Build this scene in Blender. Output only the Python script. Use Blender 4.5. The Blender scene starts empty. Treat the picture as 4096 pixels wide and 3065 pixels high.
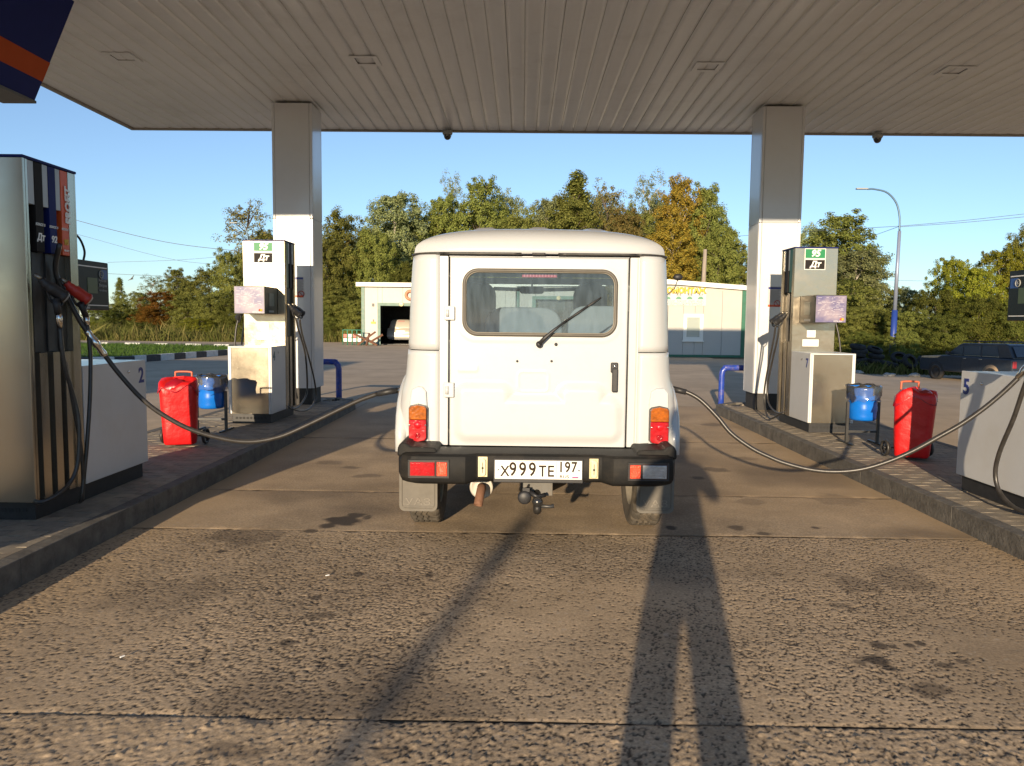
import bpy, bmesh, math, random
import numpy as np
from math import sin, cos, tan, atan, radians, pi, sqrt, exp
from mathutils import Vector, Matrix
random.seed(7); rng = np.random.default_rng(7)
scene = bpy.context.scene
C = scene.collection

# ---------------------------------------------------------------- camera
CAM_H = 1.45
FPX = 3072.0
PIT, ROL, YAW = radians(4.6), radians(0.6), radians(0.72)
cam_d = bpy.data.cameras.new('camera'); cam = bpy.data.objects.new('camera', cam_d); C.objects.link(cam)
CM = Matrix.Rotation(YAW, 3, 'Z') @ Matrix.Rotation(pi/2-PIT, 3, 'X') @ Matrix.Rotation(ROL, 3, 'Z')
cam.matrix_world = Matrix.Translation((0, 0, CAM_H)) @ CM.to_4x4()
cam_d.sensor_width = 36.0; cam_d.lens = 36.0*FPX/4096.0
cam_d.clip_start = 0.05; cam_d.clip_end = 2000
scene.camera = cam

# ---------------------------------------------------------------- light
SUN_EL = atan(0.19*0.979); SUN_AZ = radians(11.4)      # light travels +Y, drifting to +X
world = bpy.data.worlds.new('World'); scene.world = world; world.use_nodes = True
wn = world.node_tree.nodes; wl = world.node_tree.links
sky = wn.new('ShaderNodeTexSky'); sky.sky_type = 'NISHITA'; sky.sun_disc = False
sky.sun_elevation = SUN_EL; sky.sun_rotation = pi + SUN_AZ
sky.air_density = 1.0; sky.dust_density = 0.1; sky.ozone_density = 4.0; sky.altitude = 600
bg = wn['Background']; bg.inputs['Strength'].default_value = 0.128
hsv = wn.new('ShaderNodeHueSaturation'); hsv.inputs['Saturation'].default_value = 0.86
wl.new(sky.outputs['Color'], hsv.inputs['Color']); wl.new(hsv.outputs['Color'], bg.inputs['Color'])
sun_d = bpy.data.lights.new('sun', 'SUN'); sun = bpy.data.objects.new('sun', sun_d); C.objects.link(sun)
sun_d.energy = 5.0; sun_d.angle = radians(0.53); sun_d.color = (1.0, 0.80, 0.55)
ldir = Vector((sin(SUN_AZ)*cos(SUN_EL), cos(SUN_AZ)*cos(SUN_EL), -sin(SUN_EL)))
sun.rotation_euler = ldir.to_track_quat('-Z', 'Y').to_euler()
scene.view_settings.view_transform = 'Standard'; scene.view_settings.look = 'None'
scene.view_settings.gamma = 1.0; scene.view_settings.use_curve_mapping = False
scene.view_settings.exposure = 0.60
scene.cycles.max_bounces = 7; scene.cycles.transparent_max_bounces = 12
scene.cycles.caustics_reflective = False; scene.cycles.caustics_refractive = False

# ---------------------------------------------------------------- measuring helpers (photo pixel -> metres)
def ray(x, y): return CM @ Vector(((x-2048)/FPX, -(y-1532.5)/FPX, -1.0))
def gnd(x, y, z=0.0):
    d = ray(x, y); t = (z-CAM_H)/d.z; return Vector((d.x*t, d.y*t, z))
def aty(x, y, Y):
    d = ray(x, y); t = Y/d.y; return Vector((d.x*t, Y, CAM_H+d.z*t))
def atx(x, y, X):
    d = ray(x, y); t = X/d.x; return Vector((X, d.y*t, CAM_H+d.z*t))

# ---------------------------------------------------------------- materials
MATS = {}
def M(name, col, rough=0.5, metal=0.0, var=0.0, vscale=8.0, bump=0.0, bscale=60.0, spec=0.5, coat=0.0, emit=0.0, dist=0.01, stretch=None, rvar=0.0, trans=0.0, dirt=None, dscale=3.0, damt=0.5):
    if name in MATS: return MATS[name]
    m = bpy.data.materials.new(name); m.use_nodes = True
    n = m.node_tree.nodes; l = m.node_tree.links; b = n['Principled BSDF']
    b.inputs['Base Color'].default_value = (*col, 1); b.inputs['Roughness'].default_value = rough
    b.inputs['Metallic'].default_value = metal; b.inputs['Specular IOR Level'].default_value = spec
    b.inputs['Coat Weight'].default_value = coat; b.inputs['Coat Roughness'].default_value = 0.08
    if emit: b.inputs['Emission Color'].default_value = (*col, 1); b.inputs['Emission Strength'].default_value = emit
    tc = n.new('ShaderNodeTexCoord'); mp = n.new('ShaderNodeMapping'); l.new(tc.outputs['Object'], mp.inputs[0])
    if stretch: mp.inputs['Scale'].default_value = stretch
    if var or dirt or rvar:
        nz = n.new('ShaderNodeTexNoise'); nz.inputs['Scale'].default_value = vscale; nz.inputs['Detail'].default_value = 6; nz.inputs['Roughness'].default_value = 0.65
        l.new(mp.outputs[0], nz.inputs['Vector'])
        cr = n.new('ShaderNodeValToRGB'); cr.color_ramp.elements[0].position = 0.3; cr.color_ramp.elements[1].position = 0.7
        cr.color_ramp.elements[0].color = (*[c*(1-var) for c in col], 1); cr.color_ramp.elements[1].color = (*[min(1, c*(1+var)) for c in col], 1)
        l.new(nz.outputs['Fac'], cr.inputs[0]); out = cr.outputs[0]
        if dirt:
            n2 = n.new('ShaderNodeTexNoise'); n2.inputs['Scale'].default_value = dscale; n2.inputs['Detail'].default_value = 8; n2.inputs['Roughness'].default_value = 0.75
            l.new(tc.outputs['Object'], n2.inputs['Vector'])
            r2 = n.new('ShaderNodeValToRGB'); r2.color_ramp.elements[0].position = 0.5; r2.color_ramp.elements[1].position = 0.72
            r2.color_ramp.elements[1].color = (damt, damt, damt, 1)
            l.new(n2.outputs['Fac'], r2.inputs[0])
            mx = n.new('ShaderNodeMix'); mx.data_type = 'RGBA'; l.new(r2.outputs[0], mx.inputs['Factor'])
            l.new(out, mx.inputs['A']); mx.inputs['B'].default_value = (*dirt, 1); out = mx.outputs['Result']
        l.new(out, b.inputs['Base Color'])
        if rvar:
            mr = n.new('ShaderNodeMapRange'); mr.inputs['To Min'].default_value = max(0.02, rough-rvar); mr.inputs['To Max'].default_value = min(1, rough+rvar)
            mr.inputs['From Min'].default_value = 0.3; mr.inputs['From Max'].default_value = 0.7
            l.new(nz.outputs['Fac'], mr.inputs['Value']); l.new(mr.outputs[0], b.inputs['Roughness'])
    if bump:
        bz = n.new('ShaderNodeTexNoise'); bz.inputs['Scale'].default_value = bscale; bz.inputs['Detail'].default_value = 5
        l.new(mp.outputs[0], bz.inputs['Vector']); bp = n.new('ShaderNodeBump'); bp.inputs['Strength'].default_value = bump; bp.inputs['Distance'].default_value = dist
        l.new(bz.outputs['Fac'], bp.inputs['Height']); l.new(bp.outputs[0], b.inputs['Normal'])
    if trans: b.inputs['Transmission Weight'].default_value = trans
    MATS[name] = m; return m

def glass_mat(name, tint, refl_rough=0.03, dust=0.0, veilcol=(.45,.45,.42)):
    m = bpy.data.materials.new(name); m.use_nodes = True; n = m.node_tree.nodes; l = m.node_tree.links
    n.remove(n['Principled BSDF']); o = n['Material Output']
    t = n.new('ShaderNodeBsdfTransparent'); t.inputs[0].default_value = (*tint, 1)
    g = n.new('ShaderNodeBsdfGlossy'); g.inputs['Roughness'].default_value = refl_rough
    f = n.new('ShaderNodeFresnel'); f.inputs[0].default_value = 1.5
    mx = n.new('ShaderNodeMixShader'); l.new(f.outputs[0], mx.inputs[0]); l.new(t.outputs[0], mx.inputs[1]); l.new(g.outputs[0], mx.inputs[2])
    out = mx.outputs[0]
    if dust:
        d = n.new('ShaderNodeBsdfDiffuse'); d.inputs[0].default_value = (*veilcol, 1)
        tc = n.new('ShaderNodeTexCoord'); mp = n.new('ShaderNodeMapping'); mp.inputs['Scale'].default_value = (12, 12, 2.5); l.new(tc.outputs['Object'], mp.inputs[0])
        nz = n.new('ShaderNodeTexNoise'); nz.inputs['Scale'].default_value = 3; nz.inputs['Detail'].default_value = 6; l.new(mp.outputs[0], nz.inputs['Vector'])
        mr = n.new('ShaderNodeMapRange'); mr.inputs['From Min'].default_value = .3; mr.inputs['From Max'].default_value = .7
        mr.inputs['To Min'].default_value = dust*.6; mr.inputs['To Max'].default_value = dust*1.4; l.new(nz.outputs['Fac'], mr.inputs['Value'])
        m2 = n.new('ShaderNodeMixShader'); l.new(mr.outputs[0], m2.inputs[0]); l.new(out, m2.inputs[1]); l.new(d.outputs[0], m2.inputs[2]); out = m2.outputs[0]
    l.new(out, o.inputs[0]); MATS[name] = m; return m

WHITE = M('white_panel_paint', (.66,.67,.68), .28, var=.03, vscale=3, dirt=(.5,.45,.36), dscale=2.2, damt=.18, coat=.2)
COLW = M('column_cladding', (.66,.67,.69), .22, var=.02, dirt=(.45,.38,.28), dscale=4, damt=.15, coat=.35, bump=.05, bscale=2.5, dist=.02)
TRUCKW = M('truck_white_paint', (.505,.52,.53), .28, coat=.35, var=.015, vscale=2, dirt=(.5,.42,.3), dscale=5, damt=.12)
STEEL = M('brushed_steel', (.46,.40,.31), .20, .84, var=.03, vscale=3, bump=.02, bscale=3, dist=.02, rvar=.05)
STEELH = M('brushed_steel_dented', (.48,.42,.33), .20, .82, var=.04, vscale=5, bump=.22, bscale=3.0, dist=.02, rvar=.06)
DARKMET = M('dark_metal', (.055,.055,.055), .45, .4, var=.3)
BLACKPL = M('black_plastic', (.022,.022,.024), .5, var=.3, vscale=20, bump=.15, bscale=200, dist=.002)
BUMPERM = M('bumper_plastic', (.009,.009,.009), .62, spec=.25, var=.25, vscale=9, bump=.5, bscale=420, dist=.002, dirt=(.07,.056,.04), dscale=3.5, damt=.35)
RUBBER = M('black_rubber', (.028,.027,.026), .42, var=.3, vscale=15, dirt=(.12,.1,.08), dscale=20, damt=.4)
HOSEM = M('fuel_hose_rubber', (.035,.032,.03), .36, var=.3, vscale=25, bump=.2, bscale=150, dist=.002)
TYRE = M('dusty_tyre_rubber', (.075,.065,.052), .85, var=.3, vscale=14, dirt=(.19,.15,.105), dscale=9, damt=.8)
NAVY = M('navy_paint', (.010,.018,.12), .55, var=.1, spec=.2)
ORANGE = M('orange_paint', (.70,.10,.02), .4)
PIPEBLUE = M('blue_pipe_paint', (.018,.055,.36), .35, var=.25, vscale=12, coat=.2, dirt=(.3,.2,.12), dscale=14, damt=.5)
GREENL = M('green_label', (.003,.20,.07), .5)
BLACKL = M('black_label', (.018,.016,.016), .6, spec=.15)
WHITEL = M('white_lettering', (.82,.82,.80), .4)
NAVYL = M('navy_lettering', (.02,.035,.22), .4)
YELL = M('yellow_lettering', (.62,.44,.03), .5)
YOUT = M('ochre_outline', (.22,.13,.02), .5)
GREYL = M('grey_lettering', (.33,.34,.33), .5)
GREENP = M('dull_green_trim', (.10,.19,.15), .5, var=.2, vscale=3, dirt=(.3,.28,.22), dscale=4, damt=.5)
GREEND = M('dark_green_trim', (.02,.13,.075), .45, var=.15)
WALLP = M('cream_wall_panel', (.47,.45,.41), .5, var=.03, vscale=1.5, dirt=(.45,.4,.3), dscale=1.1, damt=.2)
REDV = M('red_vinyl', (.58,.008,.010), .45, var=.12, vscale=4, bump=.7, bscale=9, dist=.02, coat=.08)
REDPL = M('red_plastic', (.42,.03,.02), .4, var=.1)
BINB = M('blue_drum_paint', (.005,.15,.62), .3, coat=.3, var=.08)
CHROME = M('chrome', (.75,.74,.7), .15, 1.0)
RUST = M('rusty_pipe', (.20,.10,.06), .8, .2, var=.3, vscale=18, bump=.3, bscale=60)
KERBW = M('kerb_white', (.62,.62,.60), .7, var=.1, dirt=(.3,.28,.24), dscale=6, damt=.6)
KERBB = M('kerb_black', (.05,.05,.055), .7, var=.3)
KERBC = M('kerb_concrete', (.125,.115,.10), .85, var=.35, vscale=9, bump=.5, bscale=35, dist=.01, dirt=(.05,.045,.04), dscale=6, damt=.7)
PAVER = [M('paver_a', (.27,.23,.175), .85, var=.2, vscale=14, bump=.4, bscale=90, dist=.0015, dirt=(.13,.085,.05), dscale=1.3, damt=.75),
         M('paver_b', (.24,.205,.16), .85, var=.2, vscale=14, bump=.4, bscale=90, dist=.0015, dirt=(.13,.085,.05), dscale=1.3, damt=.75),
         M('paver_c', (.30,.25,.185), .85, var=.2, vscale=14, bump=.4, bscale=90, dist=.0015, dirt=(.13,.085,.05), dscale=1.3, damt=.75)]
CEIL = M('ceiling_panel_paint', (.76,.775,.79), .30, var=.05, vscale=1.2, bump=.22, bscale=1.1, dist=.03, stretch=(4,.45,1), dirt=(.25,.22,.18), dscale=.8, damt=.2)
GAPM = M('joint_shadow_gap', (.03,.03,.03), .9)
SEATG = M('grey_seat_vinyl', (.30,.31,.31), .6, var=.1, bump=.3, bscale=90, dist=.003)
SEATN = M('navy_seat_cloth', (.05,.065,.10), .8, var=.2)
SKIN = M('skin', (.5,.3,.2), .5)
CLOTH = M('dark_clothing', (.05,.05,.07), .8)
GLASS = glass_mat('truck_glass', (.60,.72,.82), dust=.13, veilcol=(.30,.40,.50))  # veil mixes real dust with a blue tint standing for reflected sky
GLASSC = glass_mat('clear_glass', (.75,.8,.8))
LENSR = M('red_lens', (.40,.004,.010), .12, var=.25, vscale=40, coat=.9, bump=.5, bscale=70, dist=.004)
LENSR2 = M('orange_red_reflector', (.85,.05,.01), .15, var=.4, vscale=160, coat=.8, bump=.9, bscale=220, dist=.003)
LENSA = M('amber_lens', (.34,.085,.004), .12, var=.45, vscale=25, coat=.9, bump=.5, bscale=60, dist=.004)
LENSC = M('clear_lens', (.36,.38,.40), .1, .3, var=.2, vscale=30, coat=.9, bump=.6, bscale=120, dist=.003)
BRASS = M('zinc_plate', (.62,.55,.34), .35, .6)
BARK = M('bark', (.10,.08,.06), .9, var=.4, vscale=6)
BIRCHB = M('birch_bark', (.38,.34,.28), .8, var=.5, vscale=7)

# ---------------------------------------------------------------- mesh helpers
class MB:
    def __init__(s): s.bm = bmesh.new(); s.mats = []; s.mi = 0
    def use(s, m):
        if m not in s.mats: s.mats.append(m)
        s.mi = s.mats.index(m); return s
    def _tag(s, faces):
        for f in faces: f.material_index = s.mi
    def box(s, x0, x1, y0, y1, z0, z1, r=0.0, seg=2):
        b = bmesh.new()
        bmesh.ops.create_cube(b, size=1)
        for v in b.verts: v.co = Vector(((x0+x1)/2+v.co.x*(x1-x0), (y0+y1)/2+v.co.y*(y1-y0), (z0+z1)/2+v.co.z*(z1-z0)))
        if r > 0: bmesh.ops.bevel(b, geom=b.edges[:], offset=r, segments=seg, affect='EDGES', profile=.5)
        s.merge(b); return s
    def merge(s, b, mat=None):
        vm = {}
        if mat is not None: b.transform(mat)
        for v in b.verts: vm[v] = s.bm.verts.new(v.co)
        for f in b.faces:
            try: nf = s.bm.faces.new([vm[v] for v in f.verts]); nf.material_index = s.mi; nf.smooth = f.smooth
            except ValueError: pass
        b.free()
    def poly(s, pts):
        vs = [s.bm.verts.new(p) for p in pts]; f = s.bm.faces.new(vs); f.material_index = s.mi; return f
    def prism(s, pts, d):
        """closed polygon pts (3D), extruded by vector d"""
        d = Vector(d); n = len(pts)
        a = [s.bm.verts.new(Vector(p)) for p in pts]; b = [s.bm.verts.new(Vector(p)+d) for p in pts]
        fs = [s.bm.faces.new(a[::-1]), s.bm.faces.new(b)]
        for i in range(n): fs.append(s.bm.faces.new([a[i], a[(i+1) % n], b[(i+1) % n], b[i]]))
        s._tag(fs); return s
    def tube(s, pts, r, seg=10, cap=True, smooth=True):
        pts = [Vector(p) for p in pts]; n = len(pts); rr = r if hasattr(r, '__len__') else [r]*n
        rings = []; up = Vector((0.123, 0.217, 0.97)).normalized()
        for i, p in enumerate(pts):
            t = (pts[min(i+1, n-1)]-pts[max(i-1, 0)]).normalized()
            if i == 0:
                u = t.cross(up); u = u if u.length > .05 else t.cross(Vector((1, 0, 0))); u.normalize()
            else: u = (u - t*u.dot(t)).normalized()
            w = t.cross(u)
            rings.append([s.bm.verts.new(p+(u*cos(2*pi*k/seg)+w*sin(2*pi*k/seg))*rr[i]) for k in range(seg)])
        for i in range(n-1):
            for k in range(seg):
                f = s.bm.faces.new([rings[i][k], rings[i][(k+1) % seg], rings[i+1][(k+1) % seg], rings[i+1][k]]); f.smooth = smooth; f.material_index = s.mi
        if cap: s._tag([s.bm.faces.new(rings[0][::-1]), s.bm.faces.new(rings[-1])])
        return s
    def lathe(s, prof, c, axis='Z', seg=24, close=False):
        """prof: list of (radius, height) about axis through c"""
        c = Vector(c); rings = []
        ax = {'X': (Vector((0,1,0)), Vector((0,0,1)), Vector((1,0,0))), 'Y': (Vector((1,0,0)), Vector((0,0,1)), Vector((0,1,0))), 'Z': (Vector((1,0,0)), Vector((0,1,0)), Vector((0,0,1)))}[axis]
        for (r, h) in prof:
            if r < 1e-6: rings.append([s.bm.verts.new(c+ax[2]*h)])
            else: rings.append([s.bm.verts.new(c+ax[0]*(r*cos(2*pi*k/seg))+ax[1]*(r*sin(2*pi*k/seg))+ax[2]*h) for k in range(seg)])
        pr = list(zip(rings, rings[1:])) + ([(rings[-1], rings[0])] if close else [])
        for a, b in pr:
            for k in range(seg):
                k2 = (k+1) % seg
                if len(a) == 1 and len(b) == 1: continue
                if len(a) == 1: vs = [a[0], b[k2], b[k]]
                elif len(b) == 1: vs = [a[k], a[k2], b[0]]
                else: vs = [a[k], a[k2], b[k2], b[k]]
                f = s.bm.faces.new(vs); f.smooth = True; f.material_index = s.mi
        return s
    def sphere(s, c, r, seg=14):
        prof = [(r*sin(pi*i/8), -r*cos(pi*i/8)) for i in range(9)]; prof[0] = (0, -r); prof[-1] = (0, r)
        return s.lathe(prof, c, 'Z', seg)
    def build(s, name, mat, parent=None, smooth=False, bevel=0.0):
        bmesh.ops.recalc_face_normals(s.bm, faces=s.bm.faces[:])
        if bevel: 
            bmesh.ops.remove_doubles(s.bm, verts=s.bm.verts[:], dist=1e-5)
            bmesh.ops.bevel(s.bm, geom=[e for e in s.bm.edges if len(e.link_faces) == 2 and e.calc_face_angle(0) > .5], offset=bevel, segments=2, affect='EDGES', profile=.5)
        me = bpy.data.meshes.new(name)
        if parent is not None:
            w = Vector(parent.get('_o', (0, 0, 0)))
            if w.length > 0: s.bm.translate(s.bm.verts, vec=-w) if False else bmesh.ops.translate(s.bm, verts=s.bm.verts[:], vec=-w)
        s.bm.to_mesh(me); s.bm.free()
        if smooth: 
            for p in me.polygons: p.use_smooth = True
        for m in (s.mats if s.mats else [mat]): me.materials.append(m)
        return link(name, me, parent)

def link(name, me, parent=None):
    o = bpy.data.objects.new(name, me); C.objects.link(o)
    if parent is not None:
        o.parent = parent; o['_o'] = parent.get('_o', (0, 0, 0))
    return o
def tag(o, label=None, cat=None, group=None, kind=None):
    if label: o['label'] = label
    if cat: o['category'] = cat
    if group: o['group'] = group
    if kind: o['kind'] = kind
    return o
def thing(name, loc, label, cat, group=None):
    o = bpy.data.objects.new(name, None); C.objects.link(o); o.location = loc; o['_o'] = tuple(loc); o.empty_display_size = .2
    return tag(o, label, cat, group)
def struct(o): o['kind'] = 'structure'; return o
def top(o, label, cat, group=None): return tag(o, label, cat, group)
def np_mesh(name, V, F, mats, parent=None, matidx=None, smooth=False):
    me = bpy.data.meshes.new(name); V = np.asarray(V, dtype=np.float32); F = np.asarray(F, dtype=np.int32); k = F.shape[1]
    if parent is not None: V = V-np.array(parent.get('_o', (0, 0, 0)), dtype=np.float32)
    me.vertices.add(len(V)); me.vertices.foreach_set('co', V.ravel())
    me.loops.add(F.size); me.loops.foreach_set('vertex_index', F.ravel())
    me.polygons.add(len(F)); me.polygons.foreach_set('loop_start', np.arange(0, F.size, k, dtype=np.int32))
    if matidx is not None: me.polygons.foreach_set('material_index', np.asarray(matidx, dtype=np.int32))
    me.polygons.foreach_set('use_smooth', np.full(len(F), smooth, dtype=bool))
    me.update(calc_edges=True); me.validate()
    for m in mats: me.materials.append(m)
    return link(name, me, parent)
_font = None
def text(body, size, loc, facing, mat, parent, name='lettering', align='CENTER', ext=.0012, shear=0.0, offset=0.0, sx=1.0, roll=0.0):
    cu = bpy.data.curves.new('t', 'FONT'); cu.body = body; cu.size = size; cu.align_x = align; cu.align_y = 'CENTER'
    cu.extrude = ext; cu.shear = shear; cu.offset = offset; cu.resolution_u = 3
    o = bpy.data.objects.new('t', cu); C.objects.link(o)
    dg = bpy.context.evaluated_depsgraph_get(); dg.update()
    me = bpy.data.meshes.new_from_object(o.evaluated_get(dg))
    bpy.data.objects.remove(o); bpy.data.curves.remove(cu)
    rz = {'-Y': 0, '+X': pi/2, '-X': -pi/2}[facing] if isinstance(facing, str) else facing
    mt = Matrix.Translation(Vector(loc)) @ Matrix.Rotation(rz, 4, 'Z') @ Matrix.Rotation(pi/2, 4, 'X') @ Matrix.Rotation(roll, 4, 'Z') @ Matrix.Diagonal((sx, 1, 1, 1))
    if parent is not None: mt = Matrix.Translation(-Vector(parent.get('_o', (0, 0, 0)))) @ mt
    me.transform(mt); me.materials.clear(); me.materials.append(mat); me.name = name
    return link(name, me, parent)
def smooth_path(pts, n=6):
    pts = [Vector(p) for p in pts]; out = []
    P = [pts[0]*2-pts[1]]+pts+[pts[-1]*2-pts[-2]]
    for i in range(1, len(P)-2):
        for k in range(n):
            t = k/n; a, b, c, d = P[i-1], P[i], P[i+1], P[i+2]
            out.append(.5*((2*b)+(c-a)*t+(2*a-5*b+4*c-d)*t*t+(3*b-a-3*c+d)*t**3))
    out.append(pts[-1]); return out
def copy_tree(o, parent=None):
    c = o.copy(); C.objects.link(c)
    if parent is not None: c.parent = parent
    for ch in list(o.children): copy_tree(ch, c)
    return c
def vnoise(ny, nx, cell, seed, octv=3):
    r = np.random.default_rng(seed); out = np.zeros((ny, nx)); amp = 1.0
    for o in range(octv):
        cs = max(cell/(2**o), 1.2); gy = int(ny/cs)+3; gx = int(nx/cs)+3; g = r.random((gy, gx))*2-1
        yy = np.arange(ny)/cs; xx = np.arange(nx)/cs; y0 = yy.astype(int); x0 = xx.astype(int); fy = yy-y0; fx = xx-x0
        fy = (fy*fy*(3-2*fy))[:, None]; fx = (fx*fx*(3-2*fx))[None, :]
        a = g[y0][:, x0]; b = g[y0][:, x0+1]; c = g[y0+1][:, x0]; d = g[y0+1][:, x0+1]
        out += amp*((a*(1-fx)+b*fx)*(1-fy)+(c*(1-fx)+d*fx)*fy); amp *= .5
    return out

# ================================================================ GROUND
def concrete_material():
    m = bpy.data.materials.new('lane_concrete'); m.use_nodes = True; n = m.node_tree.nodes; l = m.node_tree.links; b = n['Principled BSDF']
    b.inputs['Roughness'].default_value = .82; b.inputs['Specular IOR Level'].default_value = .3
    tc = n.new('ShaderNodeTexCoord')
    def noise(sc, det=6, ro=.6):
        z = n.new('ShaderNodeTexNoise'); z.inputs['Scale'].default_value = sc; z.inputs['Detail'].default_value = det; z.inputs['Roughness'].default_value = ro
        l.new(tc.outputs['Object'], z.inputs['Vector']); return z.outputs['Fac']
    def ramp(src, p0, p1, c0, c1):
        r = n.new('ShaderNodeValToRGB'); r.color_ramp.elements[0].position = p0; r.color_ramp.elements[1].position = p1
        r.color_ramp.elements[0].color = (*c0, 1); r.color_ramp.elements[1].color = (*c1, 1); l.new(src, r.inputs[0]); return r.outputs[0]
    def mix(f, a, bb):
        x = n.new('ShaderNodeMix'); x.data_type = 'RGBA'
        if isinstance(f, float): x.inputs['Factor'].default_value = f
        else: l.new(f, x.inputs['Factor'])
        l.new(a, x.inputs['A']) if not isinstance(a, tuple) else setattr(x.inputs['A'], 'default_value', (*a, 1))
        l.new(bb, x.inputs['B']) if not isinstance(bb, tuple) else setattr(x.inputs['B'], 'default_value', (*bb, 1))
        return x.outputs['Result']
    base = ramp(noise(1.1, 8, .62), .35, .68, (.345, .260, .170), (.57, .432, .285))
    fine = ramp(noise(70, 4, .6), .3, .7, (.62, .62, .62), (1.22, 1.22, 1.22))
    mu = n.new('ShaderNodeMix'); mu.data_type = 'RGBA'; mu.blend_type = 'MULTIPLY'; mu.inputs['Factor'].default_value = 1; l.new(base, mu.inputs['A']); l.new(fine, mu.inputs['B'])
    at = n.new('ShaderNodeAttribute'); at.attribute_name = 'wear'      # R pits, G stains, B sand
    se = n.new('ShaderNodeSeparateColor'); l.new(at.outputs['Color'], se.inputs[0])
    c = mix(se.outputs[2], mu.outputs['Result'], (.46, .335, .205))
    vo = n.new('ShaderNodeTexVoronoi'); vo.inputs['Scale'].default_value = 55; l.new(tc.outputs['Object'], vo.inputs['Vector'])
    peb = ramp(vo.outputs['Color'], .86, .90, (0, 0, 0), (.55, .55, .55))
    c = mix(peb, c, (.46, .38, .29))
    c = mix(se.outputs[0], c, (.062, .050, .038))
    c = mix(se.outputs[1], c, (.045, .036, .030))
    l.new(c, b.inputs['Base Color'])
    bp = n.new('ShaderNodeBump'); bp.inputs['Strength'].default_value = .6; bp.inputs['Distance'].default_value = .0022
    l.new(noise(45, 8, .75), bp.inputs['Height']); l.new(bp.outputs[0], b.inputs['Normal'])
    return m
CONC = concrete_material()
ASPH = M('forecourt_asphalt', (.46,.36,.25), .9, var=.16, vscale=.8, spec=.2, bump=.35, bscale=30, dist=.006, dirt=(.30,.24,.17), dscale=.5, damt=.6)
DIRT = M('verge_soil', (.12,.11,.06), .95, var=.35, vscale=.7, bump=.6, bscale=6, dist=.05)

def ground_z(x, y):
    sx = min(1, max(0, (x-9.5)/5)); sy = min(1, max(0, (y-14)/9)); sx = sx*sx*(3-2*sx); sy = sy*sy*(3-2*sy)
    return -.02-.56*sx*sy
gx = list(np.arange(-40, 60.1, 2.0)); gx = [-500, -200, -90]+gx+[90, 200, 500]
gy = list(np.arange(-60, 100.1, 2.0)); gy = [-500, -150]+gy+[200, 500, 900]
V = [(x, y, ground_z(x, y)) for y in gy for x in gx]; nx = len(gx)
F = [(j*nx+i, j*nx+i+1, (j+1)*nx+i+1, (j+1)*nx+i) for j in range(len(gy)-1) for i in range(nx-1)]
def is_verge(x, y):
    return y > 53 or (x > 8.5 and y > 31) or (x < -26 and y > 52) or abs(x) > 60
mi = []
for j in range(len(gy)-1):
    for i in range(nx-1):
        cx, cy = (gx[i]+gx[i+1])/2, (gy[j]+gy[j+1])/2; mi.append(1 if is_verge(cx, cy) else 0)
g = np_mesh('ground', V, F, [ASPH, DIRT], None, mi, True); struct(g)

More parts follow.
